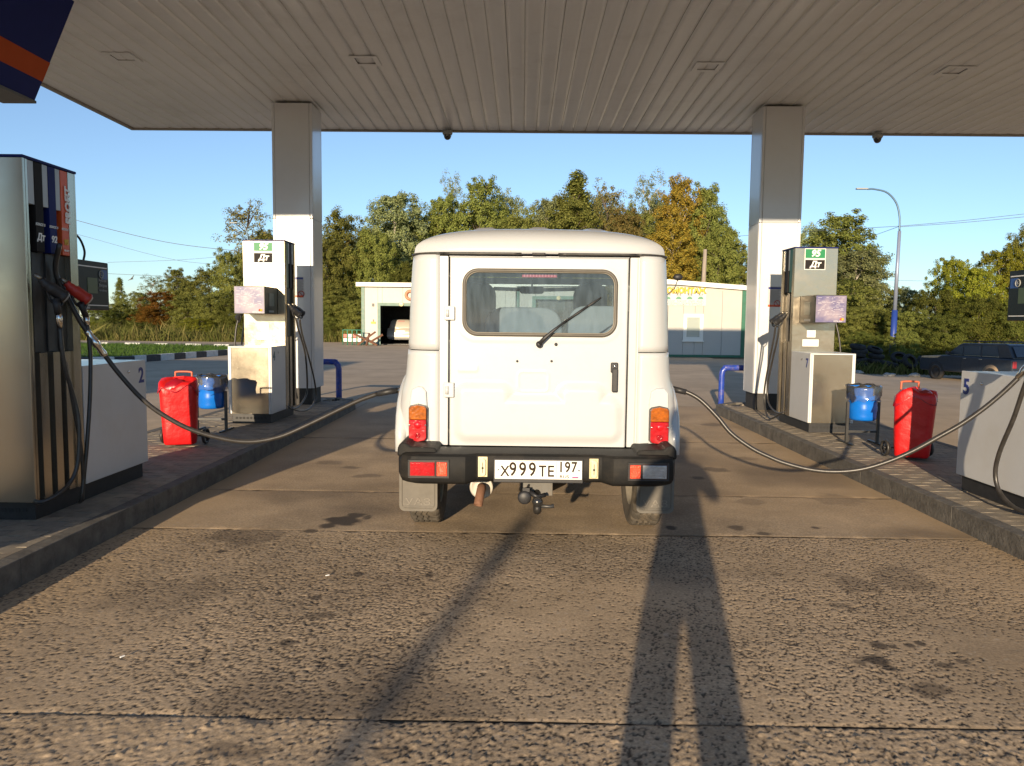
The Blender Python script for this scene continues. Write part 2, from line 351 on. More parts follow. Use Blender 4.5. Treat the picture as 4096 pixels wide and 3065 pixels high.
# lane slabs ---------------------------------------------------------
pave = bpy.data.objects.new('forecourt_pavement', None); C.objects.link(pave); pave['_o'] = (0, 0, 0); struct(pave)
S9 = .9259
stain_px = [(2048+685*S9, 2100+15*S9, 20, 8, .9), (2048+975*S9, 2100+15*S9, 30, 12, .7), (2048+1085*S9, 2138, 26, 8, .7), (2048+1310*S9, 2112, 14, 5, .8),
 (2048+1470*S9, 2100+258*S9, 90, 36, .42), (2048+1690*S9, 2100+235*S9, 120, 44, .36), (2048+1590*S9, 2100+524*S9, 34, 14, .8), (2048+1645*S9, 2100+530*S9, 20, 8, .8), (2048+1720*S9, 2100+525*S9, 20, 8, .8), (2048+1768*S9, 2100+517*S9, 22, 9, .8),
 (2048+1570*S9, 2100+590*S9, 46, 18, .85), (2048+1630*S9, 2100+622*S9, 22, 9, .75), (2048+1505*S9, 2100+600*S9, 22, 9, .6), (2048+1865*S9, 2100+610*S9, 24, 9, .7), (2048+1800*S9, 2100+720*S9, 78, 28, .55), (2048+1950*S9, 2100+595*S9, 20, 8, .6),
 (2048+1415*S9, 2100+350*S9, 35, 8, .45), (2048+1465*S9, 2100+367*S9, 20, 6, .45), (2048+1150*S9, 2100+215*S9, 20, 6, .4), (2048+1255*S9, 2100+362*S9, 18, 7, .5),
 (1370, 2080, 62, 22, .92), (1420, 2062, 40, 14, .9), (1315, 2105, 32, 14, .9), (1240, 2126, 30, 10, .8), (1470, 2070, 16, 8, .8), (955*S9, 2100+118*S9, 18, 6, .8), (1855*S9, 2100+218*S9, 18, 8, .8), (1970*S9, 2100+335*S9, 14, 6, .7), (1830*S9, 2100+388*S9, 16, 7, .7),
 (1480*S9, 2100+608*S9, 20, 9, .85), (1860*S9, 2100+632*S9, 12, 6, .7), (1635*S9, 2100+655*S9, 20, 8, .7), (1550*S9, 2100+712*S9, 26, 11, .6), (1548*S9, 2100+215*S9, 16, 7, .7), (1362*S9, 2100+318*S9, 22, 8, .75), (1240*S9, 2100+510*S9, 44, 16, .65), (1385*S9, 2100+395*S9, 60, 12, .55), (1470*S9, 2100+292*S9, 40, 7, .45),
 (700*S9, 2100+310*S9, 230, 75, .28), (1050*S9, 2100+50*S9, 140, 30, .42), (2870, 1880, 60, 9, .6), (2790, 1912, 26, 6, .6), (2680, 1985, 16, 5, .6), (3000, 2010, 60, 12, .3), (3260, 2112, 14, 5, .7), (3350, 2000, 100, 20, .3), (2980, 1835, 50, 7, .35), (1330, 1850, 60, 8, .4), (1400, 1870, 40, 6, .5), (1470, 1905, 60, 7, .5), (1120, 1760, 40, 6, .3), (2550, 2090, 30, 8, .6), (1850, 2560, 70, 60, .18), (2300, 2700, 200, 60, .12), (950, 3000, 120, 30, .45), (1560, 3010, 80, 40, .4), (2850, 1700, 45, 7, .5)]
STAINS = []
for (px, py, rx, ry, a) in stain_px:
    p = gnd(px, py); q = gnd(px+rx, py); w = gnd(px, py-ry)
    STAINS.append((p.x, p.y, abs(q.x-p.x)+.004, abs(w.y-p.y)+.004, a, random.uniform(0, 6)))
def slab(name, x0, x1, y0, y1, step, z, seed, pits=0, pit_r=(.007, .014), pit_d=.006, rough=.0004, stones=0, bevel=.014):
    nx = int(round((x1-x0)/step))+1; ny = int(round((y1-y0)/step))+1
    xs = np.linspace(x0, x1, nx); ys = np.linspace(y0, y1, ny); X, Y = np.meshgrid(xs, ys)
    H = vnoise(ny, nx, .5/step, seed, 3)*.0020+vnoise(ny, nx, max(.05/step, 2), seed+1, 2)*rough
    P = np.zeros_like(X); r = np.random.default_rng(seed)
    jit = vnoise(ny, nx, max(.012/step, 1.3), seed+31, 1)*.35
    dens = vnoise(ny, nx, .7/step, seed+5, 2)
    for kind, cnt in (('pit', pits), ('stone', stones)):
        for k in range(cnt):
            cx, cy = r.uniform(x0, x1), r.uniform(y0, y1); i = int((cx-x0)/step); j = int((cy-y0)/step)
            if kind == 'pit' and r.random() > .62+.55*dens[min(j, ny-1), min(i, nx-1)]: continue
            rad = r.uniform(*pit_r)*(1.0 if kind == 'pit' else 1.1); ax = r.uniform(1.0, 1.7); w = int(rad*2.6/step)+1
            a0, a1, b0, b1 = max(j-w, 0), min(j+w+1, ny), max(i-w, 0), min(i+w+1, nx)
            if a0 >= a1 or b0 >= b1: continue
            dd = np.sqrt((X[a0:a1, b0:b1]-cx)**2+((Y[a0:a1, b0:b1]-cy)/ax)**2)/rad+jit[a0:a1, b0:b1]
            f = np.clip((1.2-dd)*(2.2 if kind == 'pit' else 1.2), 0, 1); f = f*f*(3-2*f)
            if kind == 'pit': H[a0:a1, b0:b1] -= f*pit_d*r.uniform(.3, .8); P[a0:a1, b0:b1] = np.maximum(P[a0:a1, b0:b1], f*.92)
            else: H[a0:a1, b0:b1] += f*pit_d*r.uniform(.5, 1.0)
    edge = np.minimum.reduce([X-x0, x1-X, Y-y0, y1-Y]); e = np.clip(1-edge/bevel, 0, 1); H -= e*.003
    jag = vnoise(ny, nx, .12/step, seed+9, 2); near = np.clip(1-(np.minimum(Y-y0, y1-Y))/.05, 0, 1); H -= near*np.clip(jag-.3, 0, 1)*.010
    G = np.zeros_like(X); wob = vnoise(ny, nx, .10/step, seed+3, 3)*.35
    for (sx, sy, rx, ry, a, ph) in STAINS:
        if sx+4*rx < x0 or sx-4*rx > x1 or sy+4*ry < y0 or sy-4*ry > y1: continue
        d = np.sqrt(((X-sx)/rx)**2+((Y-sy)/ry)**2)+wob; G = np.maximum(G, a*np.clip((1.15-d)/.4, 0, 1))
    big = vnoise(ny, nx, 1.1/step, seed+21, 3); G = np.maximum(G, np.clip((big-.25)*.6, 0, .42))
    G = np.maximum(G, np.clip(1-edge/(bevel*.8), 0, 1)*.45)
    B = np.clip(np.exp(-np.abs(X-(-2.6))/.45)+np.exp(-np.abs(3.15-X)/.8)+.25*vnoise(ny, nx, .8/step, seed+7, 3)-.05, 0, .85)
    B *= np.clip((Y-1.5)/2.5, .25, 1)
    V = np.stack([X, Y, H+z], -1).reshape(-1, 3)
    idx = np.arange(nx*ny).reshape(ny, nx); F = np.stack([idx[:-1, :-1], idx[:-1, 1:], idx[1:, 1:], idx[1:, :-1]], -1).reshape(-1, 4)
    o = np_mesh(name, V, F, [CONC], pave, None, True)
    at = o.data.color_attributes.new('wear', 'FLOAT_COLOR', 'POINT')
    col = np.stack([P, G, B, np.ones_like(P)], -1).astype(np.float32); at.data.foreach_set('color', col.ravel())
    return o
J = .005
slab('concrete_slab', -2.72, 3.22, 1.2, 2.68, .0085, .001, 11, pits=17000, stones=17000, pit_r=(.0035, .0075), pit_d=.0045, rough=.0008)
slab('concrete_slab', -2.72, 3.22, 2.68+J, 5.16, .0072, .0025, 12, pits=62000, pit_r=(.0026, .0062), pit_d=.0050, rough=.0004)
slab('concrete_slab', -2.72, 3.22, -1.0, 1.2-J, .05, .001, 10)
slab('concrete_slab', -2.72, 3.22, 5.16+J, 6.38, .015, .003, 13, pits=0)
slab('concrete_slab', -2.72, 3.22, 6.38+J, 9.3, .026, .001, 15, pits=0)
slab('concrete_slab', -2.72, 3.22, 9.3+J, 13.4, .045, .003, 17)
# small litter lying on the lane
def litter(px, py, l, w, ang, mat, name, label, cat):
    p = gnd(px, py); b = MB(); bmm = bmesh.new(); bmesh.ops.create_cube(bmm, size=1)
    bmm.transform(Matrix.Translation((p.x, p.y, .012+w/2)) @ Matrix.Rotation(ang, 4, 'Z') @ Matrix.Diagonal((l, w, w, 1)))
    bmesh.ops.bevel(bmm, geom=bmm.edges[:], offset=w*.3, segments=1, affect='EDGES'); b.merge(bmm)
    top(b.build(name, mat), label, cat)
litter(1310, 2312, .024, .006, .7, WHITEL, 'cigarette_end', 'white cigarette end on the pitted concrete left of the long thin shadow', 'litter')
litter(490, 2640, .022, .006, 1.0, WHITEL, 'cigarette_end', 'white cigarette end on the dark stained concrete at lower left', 'litter')
litter(3165, 2418, .07, .004, .1, BARK, 'twig', 'short dark twig on the concrete right of the standing shadow', 'litter')
litter(450, 2230, .05, .006, .5, BARK, 'twig', 'dark twig on the concrete near the left kerb', 'litter')

# islands ------------------------------------------------------------
def island(name, x_in, x_out, y0, y1, cham, label):
    s = 1 if x_in > x_out else -1          # +1: lane lies to +X of the island
    isl = bpy.data.objects.new(name, None); C.objects.link(isl); isl['_o'] = (0, 0, 0); struct(isl); isl['label'] = label
    kw = .10
    # bed under the pavers
    b = MB(); b.prism([(x_in-s*kw, y0, 0), (x_in-s*kw, y1-cham, 0), (x_in-s*(kw+cham*.8), y1-kw, 0), (x_out+s*(kw+cham*.8), y1-kw, 0), (x_out+s*kw, y1-cham, 0), (x_out+s*kw, y0, 0)], (0, 0, .118))
    b.build('bedding', GAPM, isl)
    # kerb stones, lane side
    r = random.Random(5 if s > 0 else 6)
    y = y0
    while y < y1-cham-.01:
        ye = min(y+1.5, y1-cham); b = MB(); a = r.uniform(-.002, .002)
        b.box(min(x_in, x_in-s*kw)+a, max(x_in, x_in-s*kw)+a, y+.001, ye-.001, -.02, .150+r.uniform(-.002, .002), .004, 1); b.build('kerb_stone', KERBC, isl)
        b = MB(); b.box(min(x_out, x_out+s*kw), max(x_out, x_out+s*kw), y+.004, ye-.004, -.02, .150, .008, 1); b.build('kerb_stone', KERBC, isl)
        y = ye
    for (xa, xb) in ((x_in, x_in-s*cham*.8), (x_out, x_out+s*cham*.8)):
        b = MB(); sg = 1 if xb > xa else -1
        b.prism([(xa, y1-cham+.004, -.02), (xa+sg*kw, y1-cham+.004, -.02), (xb+sg*kw*.6, y1-kw, -.02), (xb, y1, -.02)], (0, 0, .17)); b.build('kerb_stone', KERBC, isl)
    b = MB(); a, c = sorted((x_in-s*cham*.8, x_out+s*cham*.8)); b.box(a+.01, c-.01, y1-kw, y1, -.02, .15, .008, 1); b.build('kerb_stone', KERBC, isl)
    # wavy pavers, laid across; nearest 300 single, the rest joined
    pw, pl = .112, .225; meshes = []
    def paver_pts(x0, yc):
        n = 5; P = []
        for k in range(n): t = k/(n-1); P.append((x0+.003+t*(pl-.006), yc-pw/2+.003+.007*sin(t*2*pi)))
        for k in range(n-1, -1, -1): t = k/(n-1); P.append((x0+.003+t*(pl-.006), yc+pw/2-.003+.007*sin(t*2*pi)))
        return P
    cells = []
    lo, hi = sorted((x_in-s*kw, x_out+s*kw)); row = 0; y = y0+.06
    while y < y1-kw-.06:
        off = (row % 2)*pl/2; x = lo-off
        while x < hi-.02:
            if x >= lo-.01 and x+pl <= hi+.01 and not (y > y1-cham-.1 and (x < lo+cham*.6 or x+pl > hi-cham*.6)): cells.append((x, y))
            elif x+pl > lo+.05 and x < lo: cells.append((x, y))
            elif x+pl > hi and x < hi-.05: cells.append((x, y))
            x += pl
        y += pw; row += 1
    vis = [c for c in cells if c[1] > (3.2 if s > 0 else 4.0)]
    vis.sort(key=lambda c: c[1]); one = set(vis[:300])
    rest = MB()
    for m in PAVER: rest.use(m)
    def clip(P):
        return [(min(max(a, lo+.002), hi-.002), b2) for a, b2 in P]
    for c in cells:
        P = clip(paver_pts(*c)); h = .149+r.uniform(-.0008, .0008); mt = PAVER[r.randrange(3)]
        if max(p[0] for p in P)-min(p[0] for p in P) < .03: continue
        t1, t2 = r.uniform(-.004, .004), r.uniform(-.006, .006)
        tgt = MB() if c in one else rest
        tgt.use(mt)
        botv = [(p[0], p[1], .10) for p in P]; cx0, cy0 = c
        tpv = [(p[0], p[1], h+(p[0]-cx0)*t1+(p[1]-cy0)*t2) for p in P]
        n = len(P); T = [tgt.bm.verts.new(v) for v in tpv]; B = [tgt.bm.verts.new(v) for v in botv]
        f = tgt.bm.faces.new(T); f.material_index = tgt.mi
        for i in range(n):
            f = tgt.bm.faces.new([B[i], B[(i+1) % n], T[(i+1) % n], T[i]]); f.material_index = tgt.mi
        if c in one: tgt.build('paver', mt, isl)
    if len(rest.bm.faces): o = rest.build('pavers_beyond', PAVER[0], isl); o['kind'] = 'stuff'
    return isl
island('left_island', -2.68, -4.30, -.5, 12.75, .45, 'long paved pump island with worn concrete kerb on the left')
island('right_island', 3.12, 4.72, -.5, 12.75, .45, 'long paved pump island with worn concrete kerb on the right')

# kerbed grass verge on the left --------------------------------------
kp = [Vector((-24, 21.6, 0)), Vector((-17, 22.6, 0)), Vector((-13.0, 23.9, 0)), Vector((-12.45, 25.6, 0)), Vector((-11.9, 29.5, 0)), Vector((-11.5, 33.5, 0)), Vector((-12.6, 36.2, 0)), Vector((-18, 37.6, 0)), Vector((-30, 38.6, 0)), Vector((-45, 38.6, 0))]
kps = smooth_path(kp, 24)
kerb = bpy.data.objects.new('striped_kerb', None); C.objects.link(kerb); kerb['_o'] = (0, 0, 0); tag(kerb, 'low kerb painted in black and white blocks round the grass at left', 'kerb')
acc = 0; seg0 = kps[0]; k = 0; last = kps[0]
for a, b_ in zip(kps, kps[1:]):
    acc += (b_-a).length
    if acc > .68:
        d = (b_-last).normalized(); nrm = Vector((d.y, -d.x, 0)); bb = MB()
        p = [last+d*.008, b_-d*.008, b_-d*.008-nrm*.16, last+d*.008-nrm*.16]
        bb.prism([(v.x, v.y, -.05) for v in p], (0, 0, .25)); bb.build('kerb_block', KERBW if k % 2 else KERBB, kerb, bevel=.012)
        k += 1; last = b_; acc = 0
GRASSM = M('grass_soil', (.035,.075,.015), .9, var=.4, vscale=3)
b = MB(); pts = [(p.x-.25, p.y+.15 if p.y < 30 else p.y-.15, .10) for p in kps[::6]]+[(-45, 38.4, .10), (-45, 21.6, .10)]
bm = b.bm; vs = [bm.verts.new(p) for p in pts]; f = bm.faces.new(vs); bmesh.ops.triangulate(bm, faces=[f]); o = b.build('grass_bed', GRASSM); struct(o)

def leaf_mat(name, cols, trans=.35, dark=.55):
    m = bpy.data.materials.new(name); m.use_nodes = True; n = m.node_tree.nodes; l = m.node_tree.links; n.remove(n['Principled BSDF']); o = n['Material Output']
    ge = n.new('ShaderNodeNewGeometry'); oi = n.new('ShaderNodeObjectInfo')
    cr = n.new('ShaderNodeValToRGB'); els = cr.color_ramp.elements
    while len(els) < len(cols): els.new(.5)
    for i, c in enumerate(cols): els[i].position = i/(len(cols)-1); els[i].color = (*c, 1)
    l.new(ge.outputs['Random Per Island'], cr.inputs[0])
    hs = n.new('ShaderNodeHueSaturation'); mr = n.new('ShaderNodeMapRange'); mr.inputs['To Min'].default_value = .9; mr.inputs['To Max'].default_value = 1.45
    l.new(oi.outputs['Random'], mr.inputs['Value']); l.new(mr.outputs[0], hs.inputs['Value'])
    mh = n.new('ShaderNodeMapRange'); mh.inputs['To Min'].default_value = .485; mh.inputs['To Max'].default_value = .515; l.new(oi.outputs['Random'], mh.inputs['Value']); l.new(mh.outputs[0], hs.inputs['Hue'])
    l.new(cr.outputs[0], hs.inputs['Color'])
    d = n.new('ShaderNodeBsdfDiffuse'); t = n.new('ShaderNodeBsdfTranslucent'); l.new(hs.outputs[0], d.inputs[0]); l.new(hs.outputs[0], t.inputs[0])
    mx = n.new('ShaderNodeMixShader'); mx.inputs[0].default_value = trans; l.new(d.outputs[0], mx.inputs[1]); l.new(t.outputs[0], mx.inputs[2])
    l.new(mx.outputs[0], o.inputs[0]); MATS[name] = m; return m
L_GREEN = leaf_mat('leaves_olive', [(.12,.135,.032), (.17,.185,.045), (.24,.24,.065), (.14,.155,.04)])
L_DARK = leaf_mat('leaves_dark', [(.07,.085,.02), (.11,.13,.03), (.16,.165,.04), (.08,.105,.025)])
L_PALE = leaf_mat('leaves_grey_green', [(.17,.20,.10), (.23,.26,.12), (.30,.32,.13), (.19,.22,.10)])
L_GOLD = leaf_mat('leaves_gold', [(.36,.29,.05), (.46,.36,.05), (.22,.22,.05), (.40,.27,.04)])
L_BROWN = leaf_mat('leaves_thin_brown', [(.17,.14,.05), (.22,.17,.06), (.14,.15,.05), (.26,.18,.05)])
L_LIME = leaf_mat('leaves_yellow_green', [(.14,.17,.022), (.22,.24,.03), (.28,.27,.035), (.16,.18,.028)])
L_ORNG = leaf_mat('leaves_orange', [(.18,.09,.02), (.24,.12,.02), (.12,.10,.025), (.22,.08,.015)])
L_WEED = leaf_mat('weed_blades', [(.10,.12,.03), (.15,.16,.045), (.22,.19,.07), (.07,.10,.025)])
L_GRAS = leaf_mat('grass_blades', [(.045,.085,.018), (.065,.115,.028), (.09,.135,.035), (.05,.095,.02)])

def leaves_np(centers, radii, per, size, seed, flat=1.0, droop=0.0, mid=None):
    r = np.random.default_rng(seed); n = len(centers)*per
    c = np.repeat(np.asarray(centers), per, 0); rd = np.repeat(np.asarray(radii), per)[:, None]
    u = r.normal(size=(n, 3)); u /= np.linalg.norm(u, axis=1)[:, None]; rad = r.random((n, 1))**.62
    p = c+u*rad*rd*np.array([1, 1, flat])
    if droop: p[:, 2] -= droop*(rad[:, 0]**2)*rd[:, 0]
    nrm = u*.45+r.normal(size=(n, 3))*.45
    if mid is not None:
        out = p-np.array(mid); out /= np.linalg.norm(out, axis=1)[:, None]+1e-6; nrm += out*.9
    nrm /= np.linalg.norm(nrm, axis=1)[:, None]
    a = np.cross(nrm, r.normal(size=(n, 3))); a /= np.linalg.norm(a, axis=1)[:, None]; b = np.cross(nrm, a)
    s = (size*r.uniform(.6, 1.35, (n, 1))); a = a*s; b = b*s*.62
    V = np.stack([p-a, p-b*.9, p+a, p+b], 1).reshape(-1, 3); F = np.arange(4*n).reshape(n, 4)
    return V, F

def tree_kind(seed, kind):
    """unit tree of height 1..: returns (leafV, leafF, woodMB)"""
    r = random.Random(seed)
    H = 12.0
    if kind == 'conic':    prof = lambda t: 2.7*sqrt(max(0, 1-(abs(t-.36)/.66)**2.1)); n = 260; z0 = .08; cr = (.55, 1.2); per = 120; ls = .088
    elif kind == 'round':  prof = lambda t: 3.2*sqrt(max(0, 1-(abs(t-.42)/.60)**2.3)); n = 270; z0 = .08; cr = (.6, 1.35); per = 125; ls = .09
    elif kind == 'sparse': prof = lambda t: 2.1*sqrt(max(0, 1-(abs(t-.45)/.6)**2)); n = 150; z0 = .22; cr = (.4, .95); per = 46; ls = .075
    elif kind == 'spire':  prof = lambda t: (1-t)**.8*2.1+.06; n = 200; z0 = .06; cr = (.35, .9); per = 90; ls = .085
    elif kind == 'wide':   prof = lambda t: 4.0*sqrt(max(0, 1-(abs(t-.35)/.7)**2.4)); n = 300; z0 = .06; cr = (.7, 1.5); per = 120; ls = .10
    cs, rs = [], []; lobes = [(r.uniform(0, 2*pi), r.uniform(.15, .95), r.uniform(.65, 1.25)) for _ in range(9)]
    for i in range(n):
        t = r.random()**.9; a = r.uniform(0, 2*pi)
        lob = 1.0
        for (la, lt, lk) in lobes:
            dd = abs((a-la+pi) % (2*pi)-pi)/1.0+abs(t-lt)/.18
            if dd < 1.4: lob = lob*(1+(lk-1)*(1-dd/1.4))
        rad = prof(t)*lob*(r.random()**.42)*r.uniform(.85, 1.12)
        z = H*(z0+(1-z0)*t)-.2
        cs.append((cos(a)*rad, sin(a)*rad, z)); rs.append(r.uniform(*cr)*(1-.5*t))
    for i in range(int(n*.22)):      # a few proud tips that break the outline
        t = r.uniform(.55, 1.0); a = r.uniform(0, 2*pi); rad = prof(t)*r.uniform(.95, 1.3); cs.append((cos(a)*rad, sin(a)*rad, H*(z0+(1-z0)*t)+r.uniform(0, .5))); rs.append(r.uniform(.3, .65))
    V, F = leaves_np(cs, rs, per, ls, seed, .85, .15, (0, 0, H*.42))
    w = MB(); pts = [(r.uniform(-.12, .12)*k, r.uniform(-.12, .12)*k, H*.93*k/7) for k in range(8)]
    w.tube(pts, [.17*(1-k/7.6)+.015 for k in range(8)], 7)
    for i in range(26 if kind in ('sparse', 'conic') else 16):
        c = cs[r.randrange(len(cs))]; zb = max(.9, c[2]-r.uniform(.8, 2.2)); k = min(6.99, zb/(H*.93)*7); i0 = int(k); p0 = Vector(pts[i0]).lerp(Vector(pts[i0+1]), k-i0); p1 = Vector(c); mid = p0.lerp(p1, .5)+Vector((0, 0, .15))
        w.tube([p0, mid, p1], [.05, .032, .012], 5, cap=False)
    return (V, F, w, H)
TREES = {}
def tree_proto(key, kind, seed, lm, bark):
    V, F, w, H = tree_kind(seed, kind)
    me = bpy.data.meshes.new('crown'); o = np_mesh('crown', V, F, [lm]); me = o.data; bpy.data.objects.remove(o)
    wo = w.build('trunk', bark); wm = wo.data; bpy.data.objects.remove(wo)
    TREES[key] = (me, wm, H)
specs = [('g1', 'round', 1, L_GREEN, BARK), ('g2', 'round', 2, L_GREEN, BARK), ('g3', 'conic', 3, L_GREEN, BARK), ('p1', 'conic', 4, L_PALE, BIRCHB), ('p2', 'round', 5, L_PALE, BARK),
         ('s1', 'sparse', 6, L_PALE, BIRCHB), ('s2', 'sparse', 7, L_BROWN, BARK), ('y1', 'conic', 8, L_GOLD, BIRCHB), ('l1', 'wide', 9, L_LIME, BIRCHB), ('d1', 'wide', 10, L_DARK, BARK), ('k1', 'spire', 11, L_GREEN, BARK), ('o1', 'round', 12, L_ORNG, BARK), ('g4', 'wide', 13, L_GREEN, BARK), ('b1', 'round', 14, L_BROWN, BARK)]
for s_ in specs: tree_proto(*s_)
TCOUNT = {}
def tree(px, top_y, width_px, Y, key, label, name='tree', group=None):
    me, wm, H = TREES[key]; p = aty(px, top_y, Y); gz = ground_z(p.x, Y); h = p.z-gz
    t = thing(name, (p.x, Y, gz), label, 'tree' if name.endswith('tree') else 'bush', group)
    base_w = {'round': 6.6, 'conic': 5.2, 'sparse': 4.6, 'spire': 3.4, 'wide': 8.6}[[s for s in specs if s[0] == key][0][1]]
    wd = width_px/FPX*Y; t.scale = (wd/base_w, wd/base_w, h/(H*1.0)); t.rotation_euler = (0, 0, random.uniform(0, 6.28))
    for nm, m_ in (('crown', me), ('trunk', wm)):
        o = bpy.data.objects.new(nm, m_); C.objects.link(o); o.parent = t
    return t
GT = 'trees behind the workshop and the road'
TL = [ # px, top, width, Y, key, label
 (478, 1118, 70, 78, 'k1', 'small pointed spruce rising above the hedge far left, right of the price screen'),
 (610, 1108, 120, 76, 's1', 'pale thin birch above the orange bush at left'),
 (560, 1170, 120, 74, 'g2', 'low round tree between the pointed spruce and the thin birch'),
 (700, 1078, 115, 68, 'g3', 'narrow green tree left of the steel fuel pump with the 4'),
 (745, 1120, 130, 72, 'p2', 'grey green tree filling the dip beside the narrow green tree'),
 (835, 1085, 190, 60, 'g1', 'dense green tree touching the left edge of the pump marked 4'),
 (985, 815, 230, 62, 's2', 'tall thinly leaved tree with bare twigs behind the pump marked 4'),
 (930, 1010, 200, 58, 'g4', 'broad green tree beneath the thin tall tree behind the left pump'),
 (1060, 930, 170, 64, 'g3', 'tree mostly hidden by the left column'),
 (1377, 860, 230, 57, 'g1', 'round olive tree just right of the left white column'),
 (1310, 960, 170, 55, 'g2', 'lower olive tree against the right side of the left column'),
 (1584, 780, 250, 60, 'p1', 'tall grey green willow-like tree above the garage roof'),
 (1500, 930, 200, 56, 'g4', 'broad dark olive tree directly over the open garage'),
 (1765, 785, 210, 62, 'g2', 'broad olive tree over the left corner of the truck roof'),
 (1805, 712, 120, 66, 's1', 'thin pale birch top sticking up above the left half of the truck'),
 (1925, 728, 210, 61, 'g3', 'pointed olive tree left of the truck roof centre'),
 (2035, 790, 190, 64, 'p2', 'soft grey green tree over the truck roof centre'),
 (2100, 870, 240, 58, 'g4', 'low broad tree in the dip above the middle of the truck roof'),
 (2190, 800, 180, 62, 'p1', 'pale green tree right of the dip above the truck'),
 (2310, 708, 230, 60, 'k1', 'tallest dark pointed tree above the right half of the truck'),
 (2290, 800, 260, 58, 'g1', 'full green tree in front of the tallest pointed tree'),
 (2430, 738, 190, 61, 's2', 'brownish half bare tree right of the tallest pointed tree'),
 (2500, 850, 200, 59, 'b1', 'brown tinged round tree over the right corner of the truck'),
 (2600, 715, 170, 63, 's1', 'thin pale birch between the brown tree and the golden tree'),
 (2722, 725, 190, 58, 'y1', 'golden yellow birch behind the tyre workshop sign'),
 (2680, 900, 200, 55, 'y1', 'low golden tree leaning over the workshop roof beside the truck'),
 (2822, 752, 190, 58, 'g3', 'tall slim green tree right of the golden birch'),
 (2880, 930, 220, 56, 'g4', 'wide green tree in front, behind the wooden utility pole'),
 (2925, 985, 90, 66, 's2', 'small bare tree left of the right white column'),
 (3060, 960, 200, 64, 'g3', 'tree hidden mostly behind the right white column'),
 (3263, 912, 150, 60, 'p1', 'smaller pale poplar-like tree just right of the right column'),
 (3385, 862, 270, 58, 'g3', 'big cone shaped green tree behind the pump marked 7'),
 (3440, 1000, 220, 55, 'p1', 'pale green tree at the right flank of the big cone shaped tree'),
 (3350, 1120, 330, 50, 'g4', 'dark broad tree low behind the pump marked 7'),
 (3590, 1152, 120, 62, 'g2', 'small round tree left of the street lamp post'),
 (3650, 1162, 140, 58, 'p2', 'small grey green tree just right of the street lamp post'),
 (3812, 1040, 190, 50, 'l1', 'yellow green maple left of the dark estate car roof'),
 (3900, 1075, 220, 46, 'l1', 'yellow green maple behind the dark estate car'),
 (4010, 1000, 220, 48, 'l1', 'tall yellow green maple with pale stems at the right'),
 (4095, 925, 160, 52, 'g1', 'tall green tree cut by the right edge'),
 (3740, 1170, 220, 44, 'd1', 'dark leafy tree behind the tyre heap'),
 (4200, 1000, 260, 48, 'g4', 'green tree beyond the right edge')]
for i, t_ in enumerate(TL): tree(*t_, group=GT)
SKY_ = [(1290, 960), (1380, 870), (1480, 890), (1584, 800), (1690, 850), (1765, 800), (1850, 800), (1930, 750), (2035, 800), (2105, 860), (2190, 800), (2300, 740), (2420, 750), (2510, 800), (2600, 770), (2720, 760), (2830, 770), (2890, 880), (2960, 1010), (3080, 1020), (3240, 960), (3390, 900), (3500, 1080), (3560, 1170)]
fill_words = ['above the garage roof', 'above the left corner of the truck', 'above the left half of the truck roof', 'above the truck roof centre', 'above the right half of the truck roof', 'above the right corner of the truck', 'above the tyre workshop', 'beside the right column']
fx_ = 1330; fk = 0
while fx_ < 3540:
    for (xa_, ya_), (xb_, yb_) in zip(SKY_, SKY_[1:]):
        if xa_ <= fx_ <= xb_: yy_ = ya_+(yb_-ya_)*(fx_-xa_)/(xb_-xa_)
    w_ = fill_words[min(7, int((fx_-1330)/2210*8))]
    if not (2960 < fx_ < 3060): tree(fx_, yy_+(45, 80, 60)[fk % 3], 210, (66, 70, 63)[fk % 3], ('g1', 'b1', 'p2', 'g2', 'g4')[fk % 5], '%s tree filling the wood %s, %s' % (('olive', 'brown tinged', 'grey green', 'dark olive', 'broad olive')[fk % 5], w_, ('nearer', 'farther', 'between')[fk % 3]), group=GT)
    fx_ += 88; fk += 1
